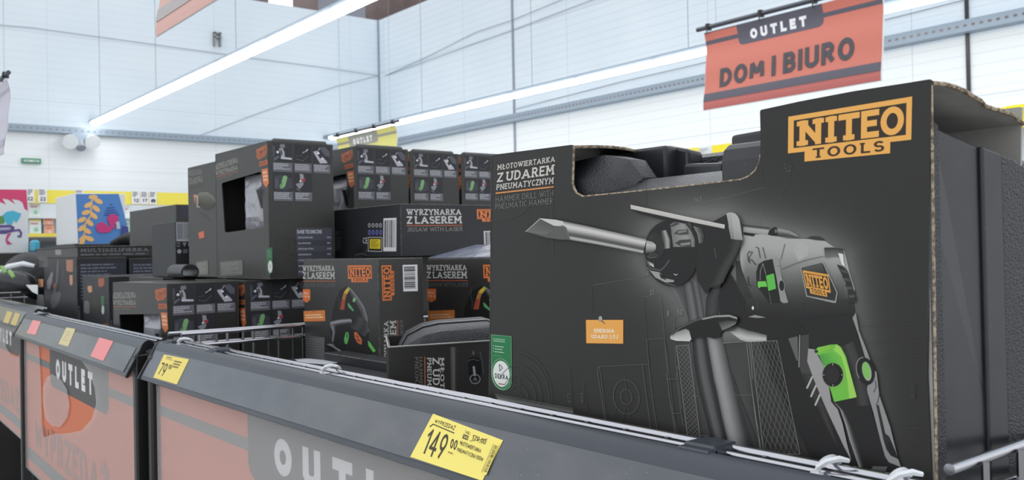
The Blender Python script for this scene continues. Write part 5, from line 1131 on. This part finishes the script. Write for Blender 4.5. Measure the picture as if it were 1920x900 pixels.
# motor housing, light body and dark underside
top = fB((38, 400), (70, 238), (250, 233), (370, 252), (465, 272), (560, 274), (640, 276), (790, 290), (870, 345), (965, 372), (1010, 560), (1060, 720))
bot = fB((70, 850), (120, 880), (250, 895), (370, 900), (465, 905), (560, 900), (640, 900), (790, 895), (870, 890), (940, 880), (1000, 890), (1010, 870))
A.strip(top, bot, [(176, 175, 172), (172, 171, 168), (150, 149, 146), (118, 117, 115), (88, 87, 85), (62, 61, 60), (40, 39, 39)])
A.poly(fB((560, 290), (650, 350), (640, 420), (560, 470), (520, 380)), (178, 177, 174))
A.strip(fB((70, 170), (300, 195)), fB((66, 214), (285, 240)), [(178, 177, 174), (150, 149, 147)]); A.line(fB((62, 150), (300, 178)), 1.2, (30, 30, 30)); A.poly(fB((75, 215), (178, 232), (160, 254), (80, 240)), (34, 33, 33))
A.poly(fB((310, 190), (345, 168), (375, 180), (385, 215), (370, 250), (320, 246), (285, 235)), (26, 26, 26)); A.strip(fB((372, 172), (480, 198), (545, 232), (557, 258)), fB((372, 246), (460, 250), (520, 262), (555, 266)), [(120, 119, 117), (150, 149, 147), (90, 89, 88), (52, 52, 51)]); A.ell(cB(358, 205), 2.2, 3.5, (110, 110, 110))
A.poly(fB((630, 266), (680, 250), (740, 252), (785, 275), (795, 292), (700, 284)), (52, 51, 51))
A.strip(fB((0, 470), (35, 470), (60, 560)), fB((20, 900), (110, 900), (170, 860)), [(44, 43, 43), (56, 55, 54), (34, 33, 33)])
# underside shadowed motor
A.poly([(1340, 470), (1375, 520), (1396, 560), (1440, 575), (1500, 585), (1560, 585), (1604, 588), (1606, 640), (1575, 655), (1516, 652), (1510, 640), (1480, 640), (1436, 643), (1410, 628), (1385, 612), (1352, 600), (1348, 560), (1355, 520)], (31, 30, 30))
A.strip([(1400, 560), (1500, 568), (1600, 560)], [(1400, 590), (1500, 600), (1606, 600)], [(52, 51, 50), (40, 39, 39), (31, 30, 30)])
A.poly(fC((775, 352), (835, 334), (935, 356), (860, 360)), (150, 149, 146)); A.ell(cC(818, 272), 2.0, 3.4, (228, 228, 226)); A.line(fC((855, 220), (865, 290)), .6, (90, 90, 88))
A.strip(fC((600, 480), (690, 440), (780, 470), (940, 510)), fC((560, 490), (700, 555), (770, 572), (940, 572)), [(70, 70, 69), (150, 149, 146), (196, 195, 190), (176, 175, 171)])
A.strip(fC((560, 490), (610, 480), (720, 560)), fC((545, 530), (560, 578), (700, 570)), [(120, 119, 117), (90, 89, 88)])
# selector switch
A.poly(fB((184, 570), (205, 500), (250, 470), (335, 450), (362, 590), (410, 840), (300, 850), (245, 760), (190, 700)), (30, 29, 29)); A.line(fB((220, 640), (222, 560), (245, 492), (272, 590)), .9, (150, 149, 147)); A.line(fB((300, 750), (318, 855)), .7, (120, 120, 118))
A.poly(fB((330, 450), (350, 443), (388, 452), (402, 560), (430, 700), (470, 840), (430, 845), (402, 830), (362, 600)), (148, 147, 144)); A.ell(cB(412, 690), 4.8, 10, (34, 33, 33), -4); A.ering(cB(412, 690), 5.6, 11, .8, (176, 175, 172), -4); A.line(fB((405, 455), (440, 320)), 1.0, (78, 77, 76)); A.line(fB((372, 516), (392, 516)), .8, (60, 60, 60))
A.poly(fB((272, 602), (335, 582), (345, 590), (362, 716), (294, 736)), (94, 190, 78)); A.poly(fB((200, 652), (270, 650), (284, 698), (225, 700), (210, 714), (198, 690)), (110, 204, 84)); A.line(fB((112, 610), (118, 680), (140, 690)), 1.4, (40, 40, 40)); A.line(fB((130, 640), (190, 645)), 1.2, (120, 119, 117))
A.line(fB((118, 480), (108, 410), (125, 385), (155, 395)), 1.2, (50, 50, 50)); A.line(fB((150, 395), (122, 440), (130, 490)), 1.2, (50, 50, 50)); A.line(fB((140, 455), (184, 506)), 1.4, (46, 46, 46)); A.line(fB((182, 346), (205, 355), (222, 442)), 1.3, (50, 50, 50)); A.line(fB((244, 350), (258, 400), (270, 448)), 1.2, (54, 54, 54))
# badge
A.poly(fB((578, 522), (770, 478), (795, 500), (912, 752), (896, 842), (870, 842), (632, 786)), (154, 153, 150)); A.poly(fB((588, 530), (768, 486), (786, 504), (902, 754), (886, 826), (640, 778)), (48, 47, 46)); A.strip(fB((596, 532), (768, 490)), fB((606, 560), (800, 580)), [(84, 83, 82), (52, 51, 50)])
A.logo(fB((600, 552), (828, 590), (856, 797), (640, 752)), (226, 162, 76), (52, 42, 34))
A.line(fB((420, 540), (520, 500), (640, 460), (780, 430)), 1.2, (96, 95, 93)); A.line(fB((600, 830), (598, 900)), .7, (60, 60, 60))
# rear cap and vents
A.strip(fB((792, 352), (880, 350), (966, 366)), fB((800, 440), (880, 430), (960, 440)), [(40, 39, 39), (92, 91, 89), (112, 111, 109)])
A.poly(fB((905, 500), (960, 520), (1000, 560), (1040, 680), (1075, 810), (1070, 840), (1010, 842), (998, 700), (950, 590)), (44, 43, 43))
for k in range(4): A.strip(fB((922 + k * 28, 525 + k * 78), (985 + k * 26, 540 + k * 70)), fB((945 + k * 24, 562 + k * 78), (1000 + k * 22, 580 + k * 70)), [(18, 18, 18), (92, 91, 90)])
A.poly(fB((918, 400), (962, 410), (966, 470), (980, 522), (950, 502)), (222, 222, 218))
# rear grip and trigger guard
A.poly([(1426, 641), (1480, 634), (1510, 632), (1519, 626), (1519, 651), (1516, 677), (1529, 713), (1553, 769), (1584, 835), (1599, 863), (1624, 880), (1600, 889), (1560, 878), (1523, 860), (1517, 847), (1493, 798), (1475.6, 764), (1462, 728), (1445, 706), (1444, 683), (1432, 655)], (31, 30, 30))
A.poly(fE((285, 400), (368, 380), (372, 600), (360, 596)), (98, 97, 95)); A.line(fE((388, 370), (380, 655)), 1.2, (176, 175, 172)); A.poly(fE((398, 376), (470, 360), (470, 490), (455, 598), (492, 715), (452, 832), (385, 655)), (66, 65, 64)); A.line(fE((120, 660), (380, 655)), .8, (44, 43, 43)); A.strip(fF((300, 0), (340, 120), (420, 270), (500, 440)), fF((385, 0), (450, 160), (500, 300), (600, 620)), [(38, 37, 37), (58, 57, 56), (48, 47, 46)])
for (a, c) in (((1525.5, 706), (1515.5, 727)), ((1532.5, 722), (1523, 743)), ((1540, 739), (1531, 759))): A.line([a, c], 3.2, (188, 187, 184))
A.poly([(1500, 600), (1606, 588), (1601, 596), (1614, 643), (1631, 681), (1634, 723), (1630, 729), (1636, 767), (1653, 824), (1662, 856), (1691, 873), (1693, 884), (1688, 892), (1668, 897), (1640, 893), (1624, 887), (1600, 864), (1584, 789), (1567, 753), (1538, 660), (1519, 651), (1519, 626)], (34, 33, 33))
A.strip([(1602, 640), (1620, 690), (1632, 760)], [(1580, 650), (1600, 700), (1608, 760)], [(52, 51, 51), (66, 65, 64), (34, 33, 33)])
A.poly([(1518, 653), (1530, 655), (1547, 686), (1557, 725), (1561, 753), (1573, 767), (1582, 793), (1591, 833), (1599, 863), (1584, 835), (1553, 769), (1529, 713), (1516, 677)], (160, 156, 156))
A.strip(fF((575, 250), (620, 300), (665, 430), (700, 560), (780, 790)), fF((590, 250), (660, 320), (720, 440), (760, 560), (830, 790)), [(170, 168, 167), (110, 108, 107), (52, 51, 51), (34, 33, 33)])
A.poly([(1607, 586), (1613, 620), (1629, 660), (1640, 693), (1646, 697), (1651, 740), (1671, 798), (1685, 855), (1691, 873), (1692, 875), (1669, 866), (1662, 855), (1654, 827), (1640, 773), (1629, 735), (1628, 727), (1635, 706), (1623, 664), (1610, 622), (1601, 596)], (146, 145, 144))
A.poly(fF((925, 268), (945, 262), (1002, 505), (1035, 530), (1060, 590), (1112, 722), (1045, 690), (1010, 640), (985, 560)), (42, 41, 41)); A.line(fF((950, 180), (938, 235), (925, 265)), 1.6, (52, 51, 51)); A.line(fF((905, 155), (925, 110), (915, 60)), 1.6, (60, 59, 58)); A.poly(fF((1010, 600), (1045, 560), (1090, 660), (1100, 712), (1050, 690)), (30, 30, 30)); A.strip(fF((900, 780), (1020, 785)), fF((850, 850), (990, 845)), [(110, 109, 107), (60, 59, 58)])
A.ell(cE(975, 690), 17, 26, (28, 27, 27), -12); A.line(A.ept(cE(965, 680), 15, 24, -12, 12, 150, 280), 1.4, (150, 149, 147)); A.ell(cE(985, 690), 8.2, 18, (176, 178, 170), -12); A.ell(cE(982, 685), 7, 16.5, (128, 192, 96), -12)
# green trigger and dial
A.poly([(1530, 658), (1536, 651), (1559, 646), (1572, 645), (1580, 651), (1589, 668), (1599, 706), (1609, 744), (1567, 753), (1558, 724), (1547, 685), (1540, 668)], (116, 194, 72))
A.poly(fE((715, 455), (745, 468), (790, 560), (848, 740), (893, 905)) + fF((758, 198), (700, 212), (685, 100)) + fE((820, 810), (790, 660), (760, 560), (690, 500)), (160, 214, 96)); A.strip(fE((560, 545), (600, 640)), fE((700, 512), (786, 640)), [(84, 156, 72), (96, 178, 72), (112, 196, 74)]); A.poly(fE((552, 482), (660, 458), (682, 490), (560, 528)), (140, 206, 78))
for k in range(6): A.line(fE((572 + k * 18, 478 - k * 3), (580 + k * 18, 518 - k * 4)), .6, (92, 158, 56))
A.poly(fE((518, 510), (545, 498), (556, 520), (530, 528)), (30, 50, 30)); A.ell(cE(690, 724), 20.5, 23, (150, 204, 100), 0); A.ell(cE(686, 722), 19.6, 22.4, (30, 29, 29), 0, 36)
for k in range(28):
    a = R(k * 360 / 28); c = cE(686, 722); A.line([(c[0] + 15.5 * math.cos(a), c[1] + 18 * math.sin(a)), (c[0] + 18.6 * math.cos(a), c[1] + 21.4 * math.sin(a))], .8, (70, 69, 68) if k % 7 else (210, 210, 208))
A.ell(cE(686, 722), 14, 16.5, (40, 39, 39), 0)
# side handle flange
A.poly(fC((92, 520), (150, 455), (300, 380), (380, 360), (500, 335), (620, 330), (690, 350), (700, 370), (692, 400), (650, 432), (560, 472), (542, 500), (538, 525), (490, 545), (420, 525), (300, 535), (272, 566), (150, 562), (100, 545)), (26, 25, 25))
A.strip(fC((95, 520), (150, 485), (235, 455), (265, 470)), fC((100, 545), (150, 562), (270, 566), (285, 545)), [(140, 139, 137), (186, 185, 182), (212, 211, 208)])
A.strip(fC((380, 362), (500, 336), (620, 330), (688, 350)), fC((380, 378), (500, 354), (620, 350), (694, 372)), [(128, 127, 125), (170, 169, 166), (110, 109, 107)]); A.strip(fC((96, 515), (170, 450), (300, 385), (380, 362)), fC((120, 510), (190, 460), (310, 400), (384, 376)), [(110, 109, 107), (64, 63, 62), (30, 30, 30)])
A.strip(fC((525, 395), (600, 380), (690, 385)), fC((560, 470), (620, 445), (680, 412)), [(52, 51, 50), (92, 91, 89), (120, 119, 117)]); A.ell(cC(270, 527), 1.8, 2, (200, 200, 200))
# bracket, chuck
A.poly(fA((560, 215), (760, 215), (885, 150), (930, 370), (1028, 378), (1020, 412), (930, 590), (850, 740), (820, 800), (740, 800), (700, 860), (620, 730), (600, 500)), (33, 32, 32))
A.strip(fA((925, 372), (900, 480), (800, 640), (730, 800)), fA((1028, 378), (1010, 430), (930, 590), (850, 760)), [(36, 35, 35), (52, 51, 50), (62, 61, 60), (40, 39, 39)])
A.ell(cA(388, 497), 50.5, 62, (29, 28, 28), -6, 40)
A.strip(fA((420, 218), (385, 240), (395, 330), (410, 440)), fA((520, 235), (570, 300), (600, 370), (600, 440)), [(118, 117, 115), (140, 139, 137), (150, 149, 147), (110, 109, 107)])
A.poly(fA((410, 325), (450, 290), (540, 282), (548, 330), (470, 335)), (70, 69, 68)); A.poly(fA((450, 300), (530, 288), (528, 305), (450, 322)), (126, 125, 123)); A.poly(fA((425, 405), (470, 378), (565, 372), (572, 440), (480, 438)), (64, 63, 62)); A.poly(fA((470, 410), (560, 396), (560, 420), (480, 430)), (136, 135, 133)); A.poly(fA((372, 262), (430, 222), (470, 235), (400, 262)), (70, 69, 68))
A.strip(fA((560, 215), (600, 330), (612, 440)), fA((590, 250), (632, 360), (642, 440)), [(24, 24, 24), (30, 29, 29)]); A.strip(fA((588, 255), (625, 330), (640, 410)), fA((665, 275), (690, 340), (680, 400)), [(126, 125, 123), (84, 83, 82), (36, 35, 35)])
A.strip(fA((298, 300), (306, 380), (318, 460)), fA((350, 290), (385, 380), (385, 450)), [(38, 37, 37), (96, 95, 94), (168, 167, 164), (70, 69, 68)]); A.ell(cA(252, 430), 16.5, 25, (42, 41, 41), -8); A.line(fA((205, 372), (225, 348)), 1.2, (70, 70, 68))
A.line(fA((150, 510), (165, 560), (210, 630), (300, 650), (350, 600), (375, 560)), 3.2, (78, 77, 76)); A.strip(fA((175, 560), (235, 585)), fA((205, 600), (240, 622)), [(90, 89, 88), (230, 230, 226)]); A.poly(fA((175, 615), (210, 650), (290, 665), (345, 720), (420, 735), (415, 752), (340, 755), (250, 710)), (156, 155, 152)); A.poly(fA((285, 670), (330, 700), (350, 735), (300, 715)), (24, 24, 24)); A.line(fA((345, 760), (430, 785)), .9, (120, 119, 117)); A.line(fA((418, 680), (435, 690), (448, 682)), 1.2, (210, 210, 208)); A.line(fA((778, 448), (795, 540)), .8, (110, 109, 107))
A.strip(fA((880, 148), (900, 136), (930, 133)), fA((925, 370), (950, 372), (960, 372)), [(176, 175, 171), (160, 159, 156), (128, 127, 125)]); A.strip(fA((925, 134), (960, 142), (985, 168), (1000, 200)), fA((955, 374), (1000, 378), (1022, 380), (1030, 378)), [(184, 183, 179), (176, 175, 171), (150, 149, 147)])
A.poly(fA((768, 218), (885, 150), (905, 250), (870, 244)), (36, 35, 35))
A.strip(fA((32, 66), (300, 122), (560, 178), (870, 243)), fA((34, 102), (300, 165), (560, 217), (868, 279)), [(206, 202, 196), (192, 188, 183)]); A.poly(fA((34, 104), (560, 219), (590, 228), (420, 218), (300, 198), (90, 138)), (28, 27, 27))
# bit
sh0 = fG((475, 522), (600, 547), (750, 580), (950, 624)); sh1 = fG((510, 628), (640, 650), (780, 676), (932, 706))
A.strip(sh0, sh1, [(96, 95, 93), (176, 174, 170), (214, 212, 208), (196, 194, 190), (150, 148, 145), (96, 94, 92), (74, 73, 72), (190, 189, 186), (110, 109, 107)])
A.poly(fG((270, 583), (345, 508), (400, 520), (470, 540), (500, 560), (522, 628), (470, 628), (385, 616)), (92, 91, 89)); A.poly(fG((345, 507), (440, 516), (478, 524), (490, 545), (470, 552), (430, 550)), (206, 204, 200)); A.line(fG((270, 583), (348, 515)), 1.0, (196, 195, 192)); A.strip(fG((275, 584), (385, 600)), fG((345, 520), (440, 560)), [(110, 109, 107), (86, 85, 83)]); A.line(fG((470, 545), (500, 575), (522, 628)), 1.0, (120, 119, 117))
A.strip(fG((950, 632), (985, 640), (1004, 655)), fG((945, 704), (985, 702), (1004, 690)), [(150, 149, 147), (190, 189, 186), (140, 139, 137), (52, 51, 51)]); A.ell(cG(985, 714), 9, 5, (52, 51, 50), -10); A.ering(cG(985, 712), 10, 6, .9, (110, 109, 107), -10, 20, 170)
A.build('hammer_drill_picture', r)

A = newA(.00012)
TW = (208, 203, 196)
A.text('MŁOTOWIERTARKA', fG((99, 208), (422, 158), (421, 190), (97, 238)), TW, .17, True, .16); A.text('Z UDAREM', fG((100, 254), (419, 204), (417, 262), (96, 306)), TW, .18, True, .14, .22); A.text('PNEUMATYCZNYM', fG((93, 318), (416, 277), (413, 313), (92, 350)), TW, .17, True, .16)
A.line(fG((92, 367), (414, 331)), 2.6, (222, 148, 82)); A.text('HAMMER DRILL WITH', fG((91, 386), (412, 350), (411, 382), (90, 418)), (140, 138, 135), .075, True, .28, .42); A.text('PNEUMATIC HAMMER', fG((89, 427), (411, 393), (409, 426), (88, 457)), (140, 138, 135), .075, True, .28, .42)
A.build('title_print', r)
A = newA(.00012); A.logo(((1478.3, 218.9), (1710.6, 180.9), (1708.5, 283.5), (1477.5, 306)), (244, 180, 92), (54, 44, 36), (66, 46, 34)); A.build('logo_print', r, 'orange framed logo')
A = newA(.00012); c7o = sub(1000, 500, 4.5); f = m_(c7o)
A.poly(f((443, 447), (762, 447), (760, 652), (446, 648)), (150, 84, 40)); A.poly(f((446, 450), (759, 450), (759, 649), (449, 645)), (240, 172, 84)); A.text('ENERGIA', f((515, 524), (685, 524), (685, 556), (515, 556)), (248, 236, 214), .2, True, .14); A.text('UDARU: 3,5 J', f((490, 574), (717, 576), (717, 608), (490, 605)), (248, 236, 214), .2, True, .14, .2)
A.line(f((580, 455), (602, 480)), 1.6, (84, 78, 70)); A.ell(c7o(568, 438), 3.8, 5.2, (130, 130, 128)); A.ell(c7o(570, 437), 2.8, 4.0, (170, 170, 168)); A.build('energy_note_print', r, 'orange note with a pin')
A = newA(.0004)
A.poly(fH((88, 28), (245, 43), (247, 400), (238, 430), (215, 450), (185, 459), (150, 450), (120, 425), (98, 385), (90, 340)), (130, 170, 142)); A.poly(fH((91, 32), (242, 46), (244, 400), (235, 427), (213, 446), (185, 455), (152, 446), (122, 421), (101, 382), (93, 338)), (38, 122, 72))
A.lines_of_print(fH((104, 56), (212, 66), (212, 96), (104, 86)), 2, (180, 210, 188), 3, .4)
for k in range(3): A.ell(cH(107, 114 + k * 21), .7, .9, (220, 232, 222)); A.lines_of_print(fH((118, 112 + k * 21), (188, 120 + k * 21), (188, 134 + k * 21), (118, 126 + k * 21)), 1, (180, 210, 188), k, .5)
A.lines_of_print(fH((104, 186), (180, 194), (180, 200), (104, 192)), 1, (120, 170, 136), 7); A.ering(cH(168, 331), 17.5, 28.5, .7, (170, 200, 178), -6); A.ell(cH(168, 331), 15.4, 24.6, (232, 234, 230), -6)
A.line(fH((154, 258), (178, 286), (156, 308), (152, 262)), 1.3, (48, 60, 54)); A.text('DEKRA', fH((119, 326), (220, 342), (220, 380), (119, 362)), (42, 56, 48), .2, False, .2); A.lines_of_print(fH((146, 398), (202, 406), (202, 422), (146, 414)), 1, (176, 90, 96), 8, .6)
A.build('certificate_sticker', r, 'green certificate sticker with white oval')
A = newA(.00012); A.strip(fH((110, 484), (400, 538), (716, 598)), fH((150, 545), (420, 610), (716, 670)), [(52, 52, 51), (110, 110, 107), (140, 140, 136), (176, 176, 172)]); A.lines_of_print(fH((300, 560), (665, 630), (665, 650), (300, 580)), 1, (52, 52, 52), 7, .7); A.line(fH((110, 484), (716, 598)), .7, (120, 120, 118)); A.build('bottom_caption_print', r)

# ---- plastic case inside the sleeve
cr = root('tool_case', (-.457, .565, ZB + .003), 'black moulded plastic tool case inside the large drill box', 'tool case')
y0, y1 = .5045, .612
def lo(secs, name, m='tex', sm=True, bev=None):
    b = MB(); b.loft(secs); return b.build(name, M[m], cr, smooth=sm, bevel=bev)
# lower body with textured sloping top strip
zs = wB(1200, 345).z
def ysec(x, ztop): return [(x, y0, ZB + .004), (x, y1, ZB + .004), (x, y1, ztop - .006), (x, y1 - .045, ztop + .0), (x, y0 + .034, ztop + .0), (x, y0 + .004, ztop - .011), (x, y0, ztop - .022)]
zt = .0535
lo([ysec(x, z) for x, z in ((-.652, zt - .01), (-.648, zt), (-.44, zt + .0015), (-.40, zt + .002))], 'lower_shell')
# left shoulder lump (tapered, faceted)
def ring6(x, a, zc, w_, h_): return [(x, y0 + a, .03), (x, y0 + a, zc), (x, y0 + a + w_ * .3, zc + h_), (x, y0 + a + w_ * .75, zc + h_), (x, y0 + a + w_, zc), (x, y0 + a + w_, .03)]
lo([ring6(-.648, .004, .055, .05, .014), ring6(-.56, .004, .056, .055, .019), ring6(-.535, .004, .056, .055, .0205), ring6(-.512, .012, .055, .044, .016), ring6(-.500, .020, .050, .032, .006)], 'shoulder')
# smooth rear half: blocks seen through the cut-out
def blk(px0, px1, py0, py1, Y0, Y1, name, m='smooth'):
    a, c = onY(px0, py0, Y0), onY(px1, py1, Y0); b = MB()
    b.loft([[(a.x, Y0, .03), (a.x, Y1, .03), (a.x, Y1, a.z - .002), (a.x, Y0, a.z)], [(c.x, Y0, .03), (c.x, Y1, .03), (c.x, Y1, c.z - .002), (c.x, Y0, c.z)]]); return b.build(name, M[m], cr, bevel=.003)
blk(1120, 1248, 288, 271, .572, .600, 'rear_block'); blk(1246, 1290, 271, 279, .586, .606, 'rear_block'); blk(1280, 1352, 306, 304, .572, .60, 'rear_ridge'); blk(1340, 1376, 302, 300, .58, .61, 'rear_ridge'); blk(1369, 1442, 253, 240, .574, .606, 'rear_step')
# right shoulder and right end wall with ribs
a = onY(1392, 300, .512).x
lo([ring6(a - .002, .012, .048, .03, .004), ring6(a + .010, .004, .060, .045, .012), ring6(a + .03, .0, .066, .05, .016)], 'shoulder')
prof = [(.5045, ZB + .004), (.5045, .058), (.507, .066), (.513, .0705), (.522, .070), (.545, .063), (.57, .056), (.598, .050), (.613, .043), (.640, .039), (.655, .03), (.662, .015), (.662, ZB + .004)]
xe = -.2590
def pr(pr_, x0_, x1_, name, m, bev=None):
    b = MB(); b.prism(pr_, x0_, x1_); b.v = [Vector((v.x + max(0, v.y - .5275) * .19, v.y, v.z)) for v in b.v]; return b.build(name, M[m], cr, bevel=bev)
pr([p for p in prof if p[0] <= .613] + [(.613, ZB + .004)], -.40, xe - .0045, 'right_shell', 'smooth', .002)
def cut(ya, yb, dz=0):
    z = lambda y: max([0]) or next((p[1] + (q[1] - p[1]) * (y - p[0]) / (q[0] - p[0]) for p, q in zip(prof[1:-2], prof[2:-1]) if p[0] <= y <= q[0] and q[0] > p[0]), .058)
    ys = [ya] + [p[0] for p in prof[1:-2] if ya < p[0] < yb] + [yb]
    return [(ya, ZB + .004)] + [(y, z(y) - dz) for y in ys] + [(yb, ZB + .004)]
pr(cut(.5046, .5275, .0), xe - .02, xe, 'textured_band', 'tex', .0012)
pr(cut(.5275, .566, .001), xe - .02, xe - .0028, 'end_recess', 'smooth', .001)
pr(cut(.566, .5845, .0), xe - .02, xe - .0002, 'end_rib', 'smooth', .0014)
pr(cut(.5845, .6125, .0), xe - .02, xe - .0012, 'textured_band', 'tex', .0012)
za, zb = onY(1340, 291, .645).z, onY(1908, 300, .645).z
sc = lambda x, z: [(x, .6205, ZB + .004), (x, .6205, z - .004), (x, .628, z), (x, .65, z - .002), (x, .668, z - .01), (x, .676, z - .03), (x, .676, ZB + .004)]
r = root('tool_case', (-.4, .65, ZB + .004), 'second black plastic case edge just behind the right end of the large drill box', 'tool case')
b = MB(); b.loft([sc(-.60, za - .004), sc(-.595, za), sc(-.40, za), sc(-.33, zb + .01), sc(xe + .000, zb), sc(xe + .004, zb - .004)]); b.build('case_shell', M['tex'], r, smooth=True)
b = MB(); b.tube([(-.58, .668, za - .012), (-.56, .676, za - .004), (-.50, .676, za - .004), (-.48, .668, za - .012)], .004, 8); b.build('latch', M['smooth'], r, smooth=True)
# worn edges and liners belong to the card they are on
for o in [o for o in bpy.data.objects if o.parent is None and o.type == 'EMPTY']:
    body = next((c for c in o.children if c.name.split('.')[0] in ('carton', 'sleeve_front', 'sleeve', 'lid_body')), None)
    if body is None: continue
    for c in list(o.children):
        n_ = c.name.split('.')[0]
        if c is not body and n_ in ('worn_edges', 'worn_edge', 'cut_edge', 'inner_liner'): c.parent = body
bpy.context.view_layer.update()
